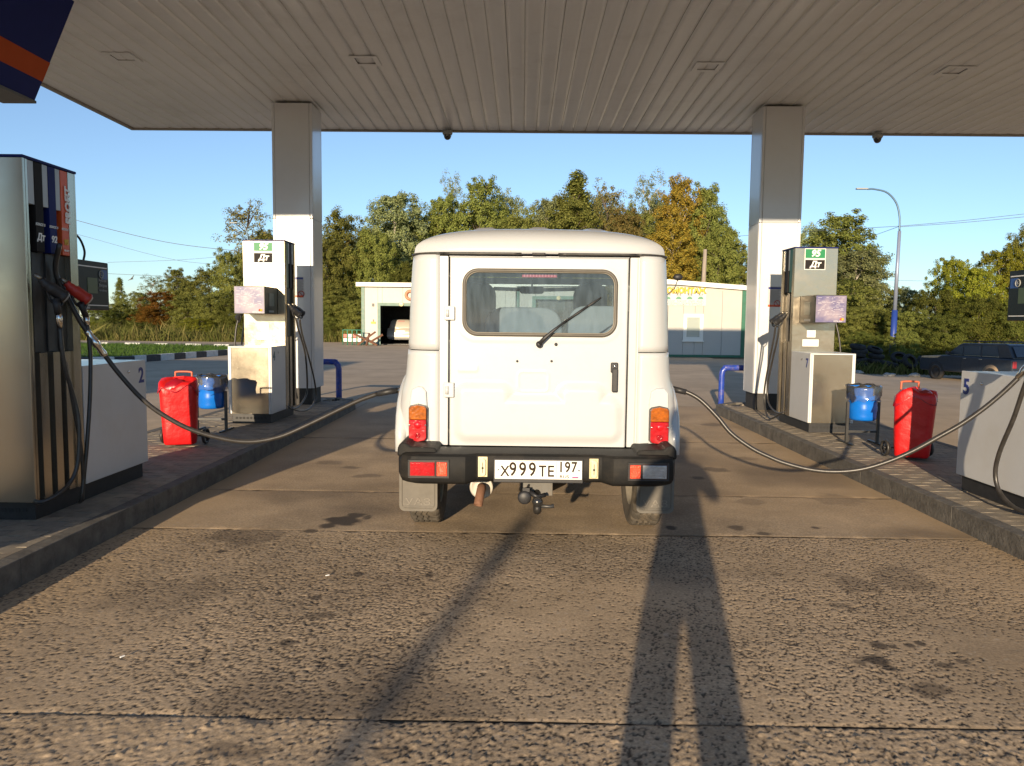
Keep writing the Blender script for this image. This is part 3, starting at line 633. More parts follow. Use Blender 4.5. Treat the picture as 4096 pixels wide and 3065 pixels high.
# shrubs
GB = 'shrubs along the verge'
BL = [(400, 1230, 130, 58, 'd1', 'dark shrub right beside the left price screen'), (470, 1215, 140, 60, 'g4', 'olive shrub below the pointed spruce'), (560, 1240, 140, 60, 'd1', 'very dark shrub left of the orange bush'),
 (640, 1170, 150, 57, 'o1', 'orange brown autumn bush in the hedge at left'), (600, 1235, 140, 55, 'o1', 'low orange tinted bush at the foot of the tall one'), (740, 1190, 150, 56, 'g1', 'green bush right of the orange bush'), (850, 1180, 170, 53, 'g4', 'green bush at the left side of the pump marked 4'), (960, 1180, 170, 52, 'd1', 'dark bush behind the pump marked 4'),
 (560, 1290, 120, 51, 'd1', 'low dark green shrub standing in the weeds at left'), (350, 1290, 130, 52, 'l1', 'yellow green weeds shrub behind the red nozzle'), (790, 1275, 150, 51, 'l1', 'low pale shrub among the weeds left of the pump marked 4'), (1350, 1150, 190, 52, 'g1', 'bush between the left column and the garage'), (1420, 1200, 150, 50, 'g4', 'bush against the left wall of the garage'), (1310, 1220, 120, 51, 'd1', 'dark bush at the foot of the left column'),
 (1650, 1060, 200, 54, 'd1', 'bush rising behind the garage roof'), (3290, 1190, 170, 46, 'd1', 'dark bush left behind the pump marked 7'), (3420, 1230, 200, 42, 'g4', 'dark shaded bush behind the right display box'), (3540, 1250, 180, 41, 'd1', 'dark shrub at the foot of the street lamp'), (3650, 1250, 190, 40, 'g4', 'shaded shrub right of the street lamp foot'), (3780, 1260, 190, 38, 'd1', 'shaded shrub over the tyre heap'), (3930, 1190, 210, 39, 'd1', 'dark glossy leaved tree shading the estate car'), (4080, 1200, 190, 38, 'd1', 'dark shrub at the right edge under the price screen'),
 (3460, 1330, 160, 36, 'd1', 'low dark shrub left of the tyre heap'), (3620, 1330, 140, 36.5, 'g4', 'low green shrub behind the tyres')]
for t_ in BL: tree(*t_, name='shrub', group=GB)

# weeds and grass blades ----------------------------------------------
def blades(name, pts, h, w, mat, seed, label):
    r = np.random.default_rng(seed); n = len(pts); p = np.asarray(pts); a = r.uniform(0, 2*pi, n); d = np.stack([np.cos(a), np.sin(a), np.zeros(n)], 1)*w[:, None]
    lean = r.normal(size=(n, 3))*h[:, None]*.42; lean[:, 2] = 0; tp = p+lean+np.stack([np.zeros(n), np.zeros(n), h], 1); md = p+lean*.35+np.stack([np.zeros(n), np.zeros(n), h*.55], 1)
    V = np.stack([p-d, p+d, md+d*.8, tp, md-d*.8], 1).reshape(-1, 3); F = np.arange(5*n).reshape(n, 5)
    o = np_mesh(name, V, F, [mat]); o['kind'] = 'stuff'; o['label'] = label; o['category'] = 'grass'; return o
def inside(x, y, poly):
    c = False; n = len(poly)
    for i in range(n):
        x1, y1 = poly[i]; x2, y2 = poly[(i+1) % n]
        if (y1 > y) != (y2 > y) and x < (x2-x1)*(y-y1)/(y2-y1)+x1: c = not c
    return c
gp = [(p[0], p[1]) for p in pts]; P = []
while len(P) < 26000:
    x = random.uniform(-32, -11.4); y = random.uniform(21.5, 38.5)
    if inside(x, y, gp): P.append((x, y, .09))
n = len(P); blades('lawn_grass', P, rng.uniform(.06, .16, n), rng.uniform(.008, .02, n), L_GRAS, 31, 'mown grass inside the black and white kerb at left')
P = []
while len(P) < 42000:
    y = random.uniform(47.5, 56); x = random.uniform(-38, -7.5)
    if x > -14 and y < 49+(x+14)*.3: continue
    P.append((x, y, -.02))
n = len(P); px_ = np.array([p[0] for p in P]); py_ = np.array([p[1] for p in P]); hh = rng.uniform(.12, .5, n)*(1+.45*np.sin(px_*1.3+np.sin(py_*2))+.3*np.sin(px_*3.1+py_))+rng.random(n)**6*.9; blades('tall_weeds', P, hh, rng.uniform(.010, .028, n), L_WEED, 32, 'tall dry weeds and grass between the road and the hedge at left')
P = []
while len(P) < 12000:
    y = random.uniform(31.5, 40); x = random.uniform(10.5, 26)
    P.append((x, y, ground_z(x, y)))
n = len(P); blades('weeds', P, rng.uniform(.15, .6, n), rng.uniform(.015, .04, n), L_WEED, 33, 'rough weeds round the tyre heap at right')

# ================================================================ CANOPY
CZ = 4.68; CY0, CY1 = 2.85, 13.35; CX0, CX1 = -6.72, 18.0
can = thing('station_canopy', (0, 8, CZ), 'wide flat station canopy with long grey ceiling strips', 'canopy')
b = MB(); b.box(CX0+.05, CX1-.05, CY0+.05, CY1-.05, CZ+.03, CZ+.22); b.build('roof_deck', GREYL, can)
FASC = M('canopy_edge_trim', (.30,.28,.25), .45, var=.1)
for (a, c, d, e) in ((CX0, CX1, CY1-.05, CY1), (CX0, CX1, CY0, CY0+.05), (CX0, CX0+.05, CY0+.05, CY1-.05), (CX1-.05, CX1, CY0+.05, CY1-.05)):
    b = MB(); b.box(a, c, d, e, CZ-.045, CZ+.245, .004, 1); b.build('edge_trim', FASC, can)
pw = .208; x = CX0+.055; k = 0; rr = random.Random(3)
while x < CX1-.1:
    # one shallow trough-shaped strip, slightly twisted along its length
    ys = np.linspace(CY0+.055, CY1-.055, 13); prof = [(0, .010), (.004, .0015), (.05, -.001), (.104, -.002), (.158, -.001), (.2025, .0015), (.2065, .010)]
    tw0 = [rr.uniform(-.003, .003) for _ in range(5)]; tw = [tw0[min(3, int(q_*4/12.001))]*(1-(q_*4/12.001) % 1)+tw0[min(3, int(q_*4/12.001))+1]*((q_*4/12.001) % 1) for q_ in range(13)]; bl = [rr.uniform(-.004, .004) for _ in ys]; tilt = rr.uniform(-.045, .045)
    V = []; F = []
    for j, y in enumerate(ys):
        for i, (dx, dz) in enumerate(prof): V.append((x+dx, y, CZ-.012+dz+(dx-.1)*(tilt+tw[j]*8)+bl[j]*.35*sin(dx/.202*pi)))
    m_ = len(prof)
    for j in range(len(ys)-1):
        for i in range(m_-1): F.append((j*m_+i, j*m_+i+1, (j+1)*m_+i+1, (j+1)*m_+i))
    o = np_mesh('ceiling_strip', V, F, [CEIL], can, None, True); x += pw; k += 1
b = MB(); b.box(CX0+.06, CX1-.06, CY0+.06, CY1-.06, CZ+.012, CZ+.026); b.build('strip_backing', M('ceiling_gap', (.16,.15,.13), .8), can)
# box-outs round the column heads and recessed lamps
lampspots = [(-4.99, 9.74, 'leftmost'), (-1.99, 9.81, 'second from left'), (2.29, 9.96, 'third from left'), (5.42, 10.05, 'rightmost')]
for (lx, ly, w_) in lampspots:
    t = thing('recessed_light', (lx, ly, CZ-.03), 'small square unlit lamp in the canopy ceiling, %s of the row' % w_, 'ceiling light', 'recessed lamps in the canopy ceiling')
    b = MB(); o_, i_ = .175, .115
    for (a, c, d, e) in ((-o_, o_, -o_, -i_), (-o_, o_, i_, o_), (-o_, -i_, -i_, i_), (i_, o_, -i_, i_)): b.box(lx+a, lx+c, ly+d, ly+e, CZ-.030, CZ-.020)
    b.build('frame', CEIL, t)
    b = MB(); b.box(lx-i_, lx+i_, ly-i_, ly+i_, CZ+.005, CZ+.011); b.build('glass_cover', M('lamp_glass', (.22,.22,.21), .12, coat=.5), t)
    b = MB()
    for (a, c, d, e) in ((-i_, i_, -i_-.006, -i_), (-i_, i_, i_, i_+.006), (-i_-.006, -i_, -i_, i_), (i_, i_+.006, -i_, i_)): b.box(lx+a, lx+c, ly+d, ly+e, CZ-.020, CZ+.011)
    b.build('recess_wall', DARKMET, t)
for (px, py, w_) in ((1790, 532, 'left of the truck, hanging at the canopy front edge'), (3510, 556, 'hanging at the canopy front edge right of the right column')):
    p = aty(px, py, 13.2); t = thing('dome_camera', (p.x, 13.2, CZ-.045), 'small black dome camera '+w_, 'camera', 'dome cameras')
    b = MB(); b.lathe([(.0, 0), (.085, 0), (.085, -.05), (.07, -.075)], (p.x, 13.2, CZ-.046), 'Z', 20); b.build('housing', GREYL, t)
    b = MB(); b.lathe([(.066, -.07), (.066, -.09), (.05, -.13), (.025, -.15), (0, -.155)], (p.x, 13.2, CZ-.046), 'Z', 20); b.build('dome', M('dark_dome', (.01,.01,.012), .08, coat=1), t)

def column(x0, x1, y0, y1, label, rusty=True, name='canopy_column'):
    t = thing(name, ((x0+x1)/2, (y0+y1)/2, .15), label, 'column', 'white canopy columns')
    b = MB(); b.box(x0+.04, x1-.04, y0+.03, y1-.03, .14, .42); b.build('plinth', M('plinth_dark', (.03,.028,.027), .7, var=.3), t)
    cut = [0.40, 2.95, CZ-.045]
    for a, c in zip(cut, cut[1:]):
        # front sheet, side sheets, back sheet with folded corners
        b = MB(); b.box(x0+.045, x1-.045, y0, y0+.02, a, c-.003, .002, 1); b.build('front_panel', COLW, t)
        b = MB(); b.box(x0+.045, x1-.045, y1-.02, y1, a, c-.003, .002, 1); b.build('back_panel', COLW, t)
        for (xx0, xx1) in ((x0, x0+.02), (x1-.02, x1)):
            b = MB(); b.box(xx0, xx1, y0+.045, y1-.045, a, c-.003, .002, 1); b.build('side_panel', COLW, t)
        for (cx, cy) in ((x0, y0), (x1-.042, y0), (x0, y1-.042), (x1-.042, y1-.042)):
            b = MB(); b.box(cx, cx+.042, cy, cy+.042, a, c-.003, .010, 3); b.build('corner_strip', COLW, t)
    b = MB(); b.box(x0+.02, x1-.02, y0+.02, y1-.02, .42, CZ-.05); b.build('core', M('joint_rust', (.11,.07,.04), .9, var=.4, vscale=30), t)
    return t
cl = column(-3.75, -3.15, 11.6, 12.15, 'tall white clad column at the end of the left pump island')
cr_ = column(3.50, 4.12, 11.6, 12.15, 'tall white clad column at the end of the right pump island')
column(-3.98, -3.13, 2.92, 3.5, 'white canopy column beside the nearest left pump, out of view')
def poster(xa, za, xb, zb, Y, side, label):
    t = thing('rules_poster', ((xa+xb)/2, Y, min(za, zb)), label, 'poster', 'rules posters on the columns')
    b = MB(); b.box(xa, xb, Y-.006, Y-.001, zb, za); b.build('sheet', M('poster_paper', (.50,.48,.50), .5, var=.05), t)
    b = MB(); b.box(xa, xb, Y-.009, Y-.006, za-(za-zb)*.13, za-.01); b.build('header_band', NAVYL, t)
    b = MB(); b.box(xa, xb, Y-.009, Y-.006, zb, zb+(za-zb)*.10); b.build('footer_band', ORANGE, t)
    b = MB(); c = Vector(((xa+xb)/2+.03, Y-.008, zb+(za-zb)*.16)); 
    b.tube([c+Vector((.045*cos(a), 0, .045*sin(a))) for a in np.linspace(0, 2*pi, 17)], .006, 5, cap=False); b.tube([c+Vector((-.03, 0, .03)), c+Vector((.03, 0, -.03))], .005, 5); b.build('no_smoking_ring', REDPL, t)
    b = MB()
    for i in range(13):
        z = za-(za-zb)*(.19+.047*i); L = (xb-xa)*random.uniform(.55, .86); b.box(xa+.03, xa+.03+L, Y-.0085, Y-.006, z-.008, z)
    b.build('print_lines', GREYL, t)
a = aty(1183, 1107, 11.58); c = aty(1212, 1190, 11.58); poster(a.x-.02, a.z, c.x, c.z, 11.6, 1, 'notice with no smoking ring on the left column behind the pump')
a = aty(3075, 1146, 11.58); c = aty(3130, 1228, 11.58); poster(a.x, a.z, c.x, c.z, 11.6, 1, 'notice with no smoking ring on the right column behind the pump')

# blue hanging fascia, upper left ------------------------------------
Yf = 8.0; p0 = aty(139, 402, Yf); ptop = aty(300, 0, Yf); k_ = (CZ-.05-p0.z)/(ptop.z-p0.z); p1 = p0.lerp(ptop, k_); Y0f = 6.35
t = thing('blue_fascia_sign', (p0.x, 7.2, p0.z), 'dark blue leaning fascia board with an orange stripe hanging from the canopy at upper left', 'sign')
def fpt(u, y, off=0): q = p0.lerp(p1, u); return Vector((q.x+off, y, q.z))
b = MB(); b.prism([fpt(0, Yf), fpt(1, Yf), fpt(1, Yf, -.32), fpt(0, Yf, -.32)], (0, Y0f-Yf, 0)); b.build('blue_panel', M('fascia_navy', (.010,.018,.13), .65, var=.05, spec=.15), t)
u0, u1 = .19, .38
b = MB(); b.prism([fpt(u0, Yf+.002, .004), fpt(u1, Yf+.002, .004), fpt(u1, Yf+.002, -.324), fpt(u0, Yf+.002, -.324)], (0, Y0f-Yf-.004, 0)); b.build('orange_stripe', M('fascia_orange', (.42,.07,.015), .65, var=.05, spec=.15), t)
b = MB(); b.box(p0.x-.34, p0.x+.012, Y0f-.01, Yf+.012, p0.z-.03, p0.z-.002, .004, 1); b.build('bottom_rail', M('rail_grey', (.10,.10,.10), .5), t)

# ================================================================ FUEL PUMPS
def nozzle(parent, o, dirn, mat, tip_dir=None, label=None, down=(0, 0, -1)):
    """o: body centre; dirn: +1 body points to +X ; spout tilts up and back towards the holster"""
    n = bpy.data.objects.new('nozzle', None); C.objects.link(n); n.parent = parent; n['_o'] = parent['_o']
    if label: n['label'] = label
    o = Vector(o); sx = dirn
    d = Vector((.075*sx, .085, -.085))
    b = MB(); b.tube(smooth_path([o-d*.62+Vector((0, 0, .012)), o-d*.35, o, o+d*.35, o+d*.55], 4), [.024]*3+[.032]*3+[.040]*7+[.045]*3+[.040], 12); b.build('grip_body', mat, n)
    b = MB(); b.tube([o-d*.6+Vector((0, 0, .01)), o-d*.72+Vector((0, 0, .015)), o-d*.85+Vector((-.01*sx, 0, .02))], [.016, .013, .011], 8); b.build('spout', M('spout_metal', (.30,.27,.22), .35, .9), n)
    b = MB(); b.tube(smooth_path([o-d*.4+Vector((0, 0, -.01)), o-d*.2+Vector((0, 0, -.08)), o+d*.3+Vector((0, 0, -.075)), o+d*.5+Vector((0, 0, -.02))], 4), .009, 6); b.build('trigger_guard', BLACKPL, n)
    b = MB(); b.tube([o+d*.50, o+d*.62], [.038, .034], 14); b.build('end_disc', M('disc_pale', (.50,.42,.36), .4) if mat is REDPL else GREYL, n)
    return n
def hose_obj(parent, pts, r=.0135, name='hose', mat=None, n=6):
    b = MB(); b.tube(smooth_path(pts, n), r, 9); return b.build(name, mat or HOSEM, parent)

def pump(name, label, XL, s, ty0, ty1, cy0, cy1, ztop, segs, num, numcol, cabz=1.11, two=False, near_cab=True, endmat=STEELH):
    """XL lane-side face X, s=+1 when lane is at +X; tower ty0..ty1, cabinet cy0..cy1"""
    w = .54; XO = XL-s*w; xm = (XL+XO)/2; z0 = .27
    t = thing(name, (xm, (ty0+cy1)/2 if False else (ty0+ty1)/2, .152), label, 'fuel pump', 'fuel pumps on the islands')
    a, c = sorted((XL, XO))
    b = MB(); b.box(a+.07, c-.07, ty0+.03, ty1-.03, z0, ztop-.01); b.build('tower_core', DARKMET, t)
    e0 = ty0 if near_cab is False else ty1-.022
    for (y_, mt) in ((ty0, endmat), (ty1-.022, endmat)):
        b = MB(); b.box(a, c, y_, y_+.022, z0, ztop, .003, 1); b.build('end_sheet', mt, t)
    b = MB(); b.box(a-.004, c+.004, ty0-.004, ty1+.004, ztop+.001, ztop+.016); b.build('top_cap', NAVY, t)
    b = MB(); b.box(a+.03, c-.03, min(ty0, cy0)+.04, max(ty1, cy1)-.04, .151, z0-.003); b.build('base_skirt', BLACKPL, t)
    for face, sg in ((XL, s), (XO, -s)):
        y = ty0+.0225; L = ty1-ty0-.045; tot = sum(q[1] for q in segs)
        for (typ, wd, col, txt) in segs:
            d = wd/tot*L; ya, yb = y+.0012, y+d-.0012
            def bx(x_in, x_out, z_a, z_b, nm, mt, yy0=ya, yy1=yb):
                q0, q1 = sorted((face-sg*x_in, face-sg*x_out)); bb = MB(); bb.box(q0, q1, yy0, yy1, z_a, z_b); return bb.build(nm, mt, t)
            if typ == 'steel': bx(.0, .068, z0, ztop-.004, 'side_strip', STEEL)
            if typ == 'groove':
                bx(.006, .068, ztop-.27, ztop-.004, 'groove_cap', M('cap_grey', (.42,.45,.47), .35)); bx(.052, .067, z0, ztop-.275, 'groove_back', DARKMET)
            if typ == 'stripe':
                bx(.002, .066, 1.86, ztop-.004, 'colour_stripe', col)
                bx(.040, .067, 1.22, 1.855, 'holster', DARKMET); bx(.012, .066, z0, 1.215, 'lower_strip', STEEL)
                if txt and face == XL:
                    yc = (ya+yb)/2
                    for (tx, sz, zz, mt_, off) in txt: text(tx, sz, (face+sg*.001, yc, zz), '+X' if sg > 0 else '-X', mt_, t, offset=off, shear=.15)
            y += d
    # cabinet
    b = MB(); b.box(a+.02, c-.02, cy0+.012, cy1-.012, z0-.01, cabz-.02); b.build('cabinet_core', DARKMET, t)
    for xx in ((a, a+.018), (c-.018, c)):
        b = MB(); b.box(xx[0], xx[1], cy0+.002, cy1-.002, z0, cabz-.004, .003, 1); b.build('cabinet_side_panel', WHITE, t)
    b = MB(); b.box(a+.0185, c-.0185, cy0+.003, cy1-.003, cabz-.020, cabz-.006); b.build('cabinet_top', WHITE, t)
    fy = cy0 if near_cab else cy1-.014
    b = MB(); b.box(a+.042, c-.042, fy-.002, fy+.010, z0, cabz-.022, .002, 1); b.build('cabinet_door', STEEL if near_cab else WHITE, t)
    for xx in ((a+.0185, a+.040), (c-.040, c-.0185)):
        b = MB(); b.box(xx[0], xx[1], fy-.004, fy+.012, z0, cabz-.022, .002, 1); b.build('corner_post', WHITE, t)
    for kk in range(9):                     # slots in the skirt
        xx = a+.07+kk*.045; b = MB(); yq = min(ty0, cy0)+.036; b.box(xx, xx+.026, yq, yq+.003, .20, .225); b.build('vent_slot', GREYL if False else GAPM, t)
    yn = {True: cy0+.10, False: cy1-.08}[near_cab]
    text(num, .17 if not near_cab else .15, (XL+s*.0015, yn, cabz-.13), '+X' if s > 0 else '-X', numcol, t, name='bay_number', offset=.004)
    b = MB(); b.lathe([(0, 0), (.011, 0), (.011, s*.008), (0, s*.010)], (XL, yn-.20 if not near_cab else yn+.16, cabz-.085), 'X', 12); b.build('lock', CHROME, t)
    return t

stripesP2 = [('steel', .022, None, None), ('groove', .07, None, None),
  ('stripe', .082, BLACKL, [('Дт', .06, 1.95, WHITEL, .002), ('КЛАСС 5', .022, 2.03, WHITEL, .0005)]), ('groove', .06, None, None),
  ('stripe', .076, NAVY, [('92', .06, 1.95, WHITEL, .002), ('КЛАСС 5', .021, 2.03, WHITEL, .0005)]), ('groove', .056, None, None),
  ('stripe', .078, ORANGE, [('95', .05, 1.945, YELL, .002), ('КЛАСС 5', .021, 2.03, WHITEL, .0005), ('PROFIT', .017, 1.89, WHITEL, .0005)]), ('steel', .07, None, None)]
P2 = pump('fuel_pump', 'large steel fuel pump at the left edge with orange stripe and number 2', -3.07, 1, 4.75, 5.31, 5.32, 6.22, 2.42, stripesP2, '2', NAVYL, near_cab=False, endmat=STEEL)
# vertical PROFIT on the orange stripe
yv = 4.75+.0225+.515*((.022+.07+.082+.06+.076+.056+.039)/(.514))
text('PROFIT', .075, (-3.0665, 5.205, 2.19), '+X', WHITEL, P2, roll=pi/2, offset=.003, shear=.1)
# P2 lane-side nozzles and hoses
X2 = -2.93
nozzle(P2, atx(215, 1160, -2.97)+Vector((0, 0, 0)), 1, BLACKPL, label='black diesel nozzle')
nozzle(P2, atx(312, 1172, -2.97), 1, REDPL, label='red nozzle')
b = MB(); b.tube([atx(234, 1255, -2.94), atx(236, 1275, -2.94), atx(240, 1310, -2.94)], [.017, .021, .018], 10); b.build('hose_coupling', CHROME, P2)
b = MB(); b.tube([atx(222, 1195, -2.95), atx(232, 1255, -2.94)], [.022, .019], 10); b.build('hose_sleeve', BLACKPL, P2)
b = MB(); b.tube([atx(322, 1212, -2.95), atx(345, 1270, -2.95)], [.022, .019], 10); b.build('hose_sleeve', BLACKPL, P2)
b = MB(); b.tube([atx(344, 1268, -2.95), atx(349, 1300, -2.95)], [.02, .018], 10); b.build('hose_coupling', CHROME, P2)
hose_obj(P2, [atx(240, 1310, -2.94), atx(248, 1397, -2.93), atx(266, 1493, -2.92), atx(299, 1602, -2.90), atx(316, 1700, -2.88), atx(312, 1844, -2.88), atx(284, 1925, -2.90), atx(230, 1978, -2.93), atx(170, 2008, -2.99), atx(140, 2005, -3.06)])
hose_obj(P2, [atx(349, 1300, -2.95), atx(356, 1360, -2.94), atx(362, 1445, -2.93), atx(359, 1602, -2.92), atx(347, 1784, -2.92), atx(334, 1920, -2.93), atx(326, 1995, -2.94), atx(318, 2008, -2.99)])
hose_obj(P2, [atx(262, 1450, -2.99), atx(290, 1600, -2.95), atx(322, 1780, -2.93), atx(332, 1900, -2.93), atx(330, 2003, -2.95)], .012)

stripes4 = [('steel', .05, None, None), ('stripe', .085, M('stripe_teal', (.01,.09,.07), .4), None), ('groove', .05, None, None), ('stripe', .085, BLACKL, None), ('groove', .06, None, None), ('steel', .04, None, None)]
P4 = pump('fuel_pump', 'steel fuel pump beside the left column with green 95 label and bay number 4', -3.09, 1, 10.0, 10.46, 9.43, 9.99, 2.45, stripes4, '4', M('teal_number', (.02,.10,.12), .4))
P7 = pump('fuel_pump', 'steel fuel pump beside the right column with green 95 label and bay number 7', 3.44, -1, 9.86, 10.34, 9.20, 9.85, 2.41, stripes4, '7', NAVYL)
stripes5 = stripesP2
P5 = pump('fuel_pump', 'pale cabinet of the nearest right pump with bay number 5', 3.49, -1, 4.66, 5.20, 5.22, 6.13, 2.42, [(q[0], q[1], q[2], None) for q in stripesP2], '5', NAVYL, cabz=1.10, near_cab=False, endmat=STEEL)

def label_plate(parent, xc, Y, z0, z1, w, mat, txt, size):
    b = MB(); b.box(xc-w/2, xc+w/2, Y-.004, Y-.0005, z0, z1); b.build('label_border', WHITEL, parent)
    b = MB(); b.box(xc-w/2+.008, xc+w/2-.008, Y-.006, Y-.004, z0+.008, z1-.008); b.build('fuel_label', mat, parent)
    text(txt, size, (xc, Y-.0075, (z0+z1)/2), '-Y', WHITEL, parent, shear=.25, offset=.004)
a = aty(1013, 968, 10.0); c = aty(1092, 1009, 10.0); d_ = aty(1092, 1053, 10.0)
label_plate(P4, (a.x+c.x)/2, 10.0, c.z+.005, a.z, c.x-a.x, GREENL, '95', .115); label_plate(P4, (a.x+c.x)/2, 10.0, d_.z, c.z-.005, c.x-a.x, BLACKL, 'Дт', .10)
a = aty(3220, 994, 9.86); c = aty(3302, 1037, 9.86); d_ = aty(3298, 1080, 9.86)
label_plate(P7, (a.x+c.x)/2, 9.86, c.z+.003, a.z, c.x-a.x, GREENL, '95', .115); label_plate(P7, (a.x+c.x)/2, 9.86, d_.z, c.z-.003, c.x-a.x, BLACKL, 'Дт', .10)
# sockets on the tower ends
for (P_, Y, q) in ((P4, 10.0, [(1041, 1290, 1075, 1326), (1028, 1331, 1090, 1359)]), (P7, 9.86, [(3228, 1320, 3261, 1350), (3210, 1358, 3273, 1386)])):
    for (x0_, y0_, x1_, y1_) in q:
        a = aty(x0_, y0_, Y); c = aty(x1_, y1_, Y); b = MB(); b.box(a.x, c.x, Y-.005, Y-.001, c.z, a.z); b.build('sticker', WHITEL, P_)

POSTER = None
def poster_mat():
    m = bpy.data.materials.new('promo_print'); m.use_nodes = True; n = m.node_tree.nodes; l = m.node_tree.links; b = n['Principled BSDF']; b.inputs['Roughness'].default_value = .25; b.inputs['Coat Weight'].default_value = .5
    tc = n.new('ShaderNodeTexCoord'); mp = n.new('ShaderNodeMapping'); mp.inputs['Scale'].default_value = (1, 1, 1.3); l.new(tc.outputs['Object'], mp.inputs[0])
    z = n.new('ShaderNodeTexNoise'); z.inputs['Scale'].default_value = 6; z.inputs['Detail'].default_value = 5; l.new(mp.outputs[0], z.inputs['Vector'])
    r = n.new('ShaderNodeValToRGB'); r.color_ramp.elements[0].position = .35; r.color_ramp.elements[0].color = (.12,.11,.24,1); r.color_ramp.elements[1].position = .7; r.color_ramp.elements[1].color = (.36,.30,.36,1)
    l.new(z.outputs['Fac'], r.inputs[0]); l.new(r.outputs[0], b.inputs['Base Color']); return m
PM = poster_mat()
def disp(P_, xa, xb, y0, y1, z0, z1, s, near_cab, full):
    n = bpy.data.objects.new('display_box', None); C.objects.link(n); n.parent = P_; n['_o'] = P_['_o']
    b = MB(); b.box(xa, xb, y0, y1, z0, z1, .004, 1); b.build('case', M('case_black', (.010,.013,.012), .35, spec=.25), n)
    if full:
        b = MB(); b.box(xa+.008, xb-.008, y0-.004, y0-.0005, z0+.008, z1-.008); b.build('promo_board', PM, n)
        b = MB(); b.box(xa+.003, xb-.003, y0-.002, y0+.001, z0+.003, z1-.003); b.build('board_frame', M('frame_dark', (.05,.05,.045), .4), n)
        b = MB(); b.lathe([(0, -.0015), (.016, -.0015), (.016, 0), (0, 0)], (xb-.062, y0-.0045, z0+.045), 'Y', 16); b.build('logo_disc', M('logo_red', (.7,.06,.03), .4), n)
        b = MB(); b.lathe([(0, -.002), (.016, -.002), (.016, 0), (0, 0)], (xb-.044, y0-.0045, z0+.045), 'Y', 16); b.build('logo_disc', M('logo_yellow', (.8,.42,.05), .4), n)
        text('СЕТЬ АЗС', .022, (xb-.10, y0-.005, z0+.02), '-Y', WHITEL, n)
        b = MB(); rq = random.Random(int(abs(xa)*100)); zz = z1-.035
        while zz > z0+.075:
            xx = xa+.03
            while xx < xb-.05:
                L0 = rq.uniform(.010, .05)
                if rq.random() < .45: b.box(xx, min(xx+L0, xb-.03), y0-.0048, y0-.0038, zz, zz+.005)
                xx += L0+.008
            zz -= .014
        b.build('small_print', M('pale_violet_print', (.46,.43,.50), .4), n)
    xf = xb if s > 0 else xa
    def face(yy0, yy1, zz0, zz1, mt, nm, k=1):
        q0, q1 = sorted((xf+s*.0005*k, xf+s*(.002+.0008*k))); b = MB(); b.box(q0, q1, yy0, yy1, zz0, zz1); return b.build(nm, mt, n)
    L = y1-y0; fc = '+X' if s > 0 else '-X'
    if full:
        face(y0+L*.32, y0+L*.72, z0+.10, z1-.08, M('lcd_grey', (.09,.11,.095), .4), 'screen')
        face(y0+L*.3, y0+L*.7, z0+.02, z0+.045, GREYL, 'lower_label')
    else:
        face(y0+.01, y1-.02, z1-.045, z1-.037, WHITEL, 'top_line'); face(y0+.01, y1-.02, z0+.030, z0+.037, WHITEL, 'bottom_line')
        ya, yb = (y1-.10, y1-.02); face(ya, yb, z1-.125, z1-.055, M('sticker_blue', (.03,.09,.30), .4), 'blue_sticker')
        b = MB(); b.tube([Vector((xf+s*.004, ya-.005+.026*cos(a), z1-.09+.026*sin(a))) for a in np.linspace(0, 2*pi, 17)], .004, 5, cap=False); b.build('round_logo', GREYL, n)
        text('G', .034, (xf+s*.004, ya-.005, z1-.09), fc, GREYL, n)
        face(y0+.14, y0+.27, z0+.12, z0+.23, M('lcd_green', (.06,.085,.03), .3), 'screen')
        if s > 0:
            for i, (w_, sz) in enumerate((('Рублей', .030), ('Литров', .030), ('Рублей/литр', .018))): text(w_, sz, (xf+s*.003, y0+.285, z0+.215-.036*i), fc, GREYL, n, align='LEFT')
        face(y0+.02, y0+.16, z0+.008, z0+.024, GREYL, 'lower_label')
    return n
a = aty(935, 1144, 9.5); c = aty(1060, 1256, 9.5); disp(P4, a.x, c.x, 9.5, 9.985, c.z, a.z, 1, True, True)
a = aty(3263, 1180, 9.35); c = aty(3384, 1293, 9.35); disp(P7, a.x, c.x, 9.35, 9.845, c.z, a.z, -1, True, True)
disp(P2, -3.50, -3.10, 5.325, 5.75, 1.50, 1.85, 1, False, False)
disp(P5, 3.49, 3.90, 5.215, 5.60, 1.49, 1.845, -1, False, False)
hose_obj(P2, [(-3.2, 5.60, 1.85), (-3.2, 5.62, 1.93), (-3.2, 5.55, 2.02), (-3.2, 5.40, 2.06), (-3.2, 5.3, 2.04)], .008, 'cable')

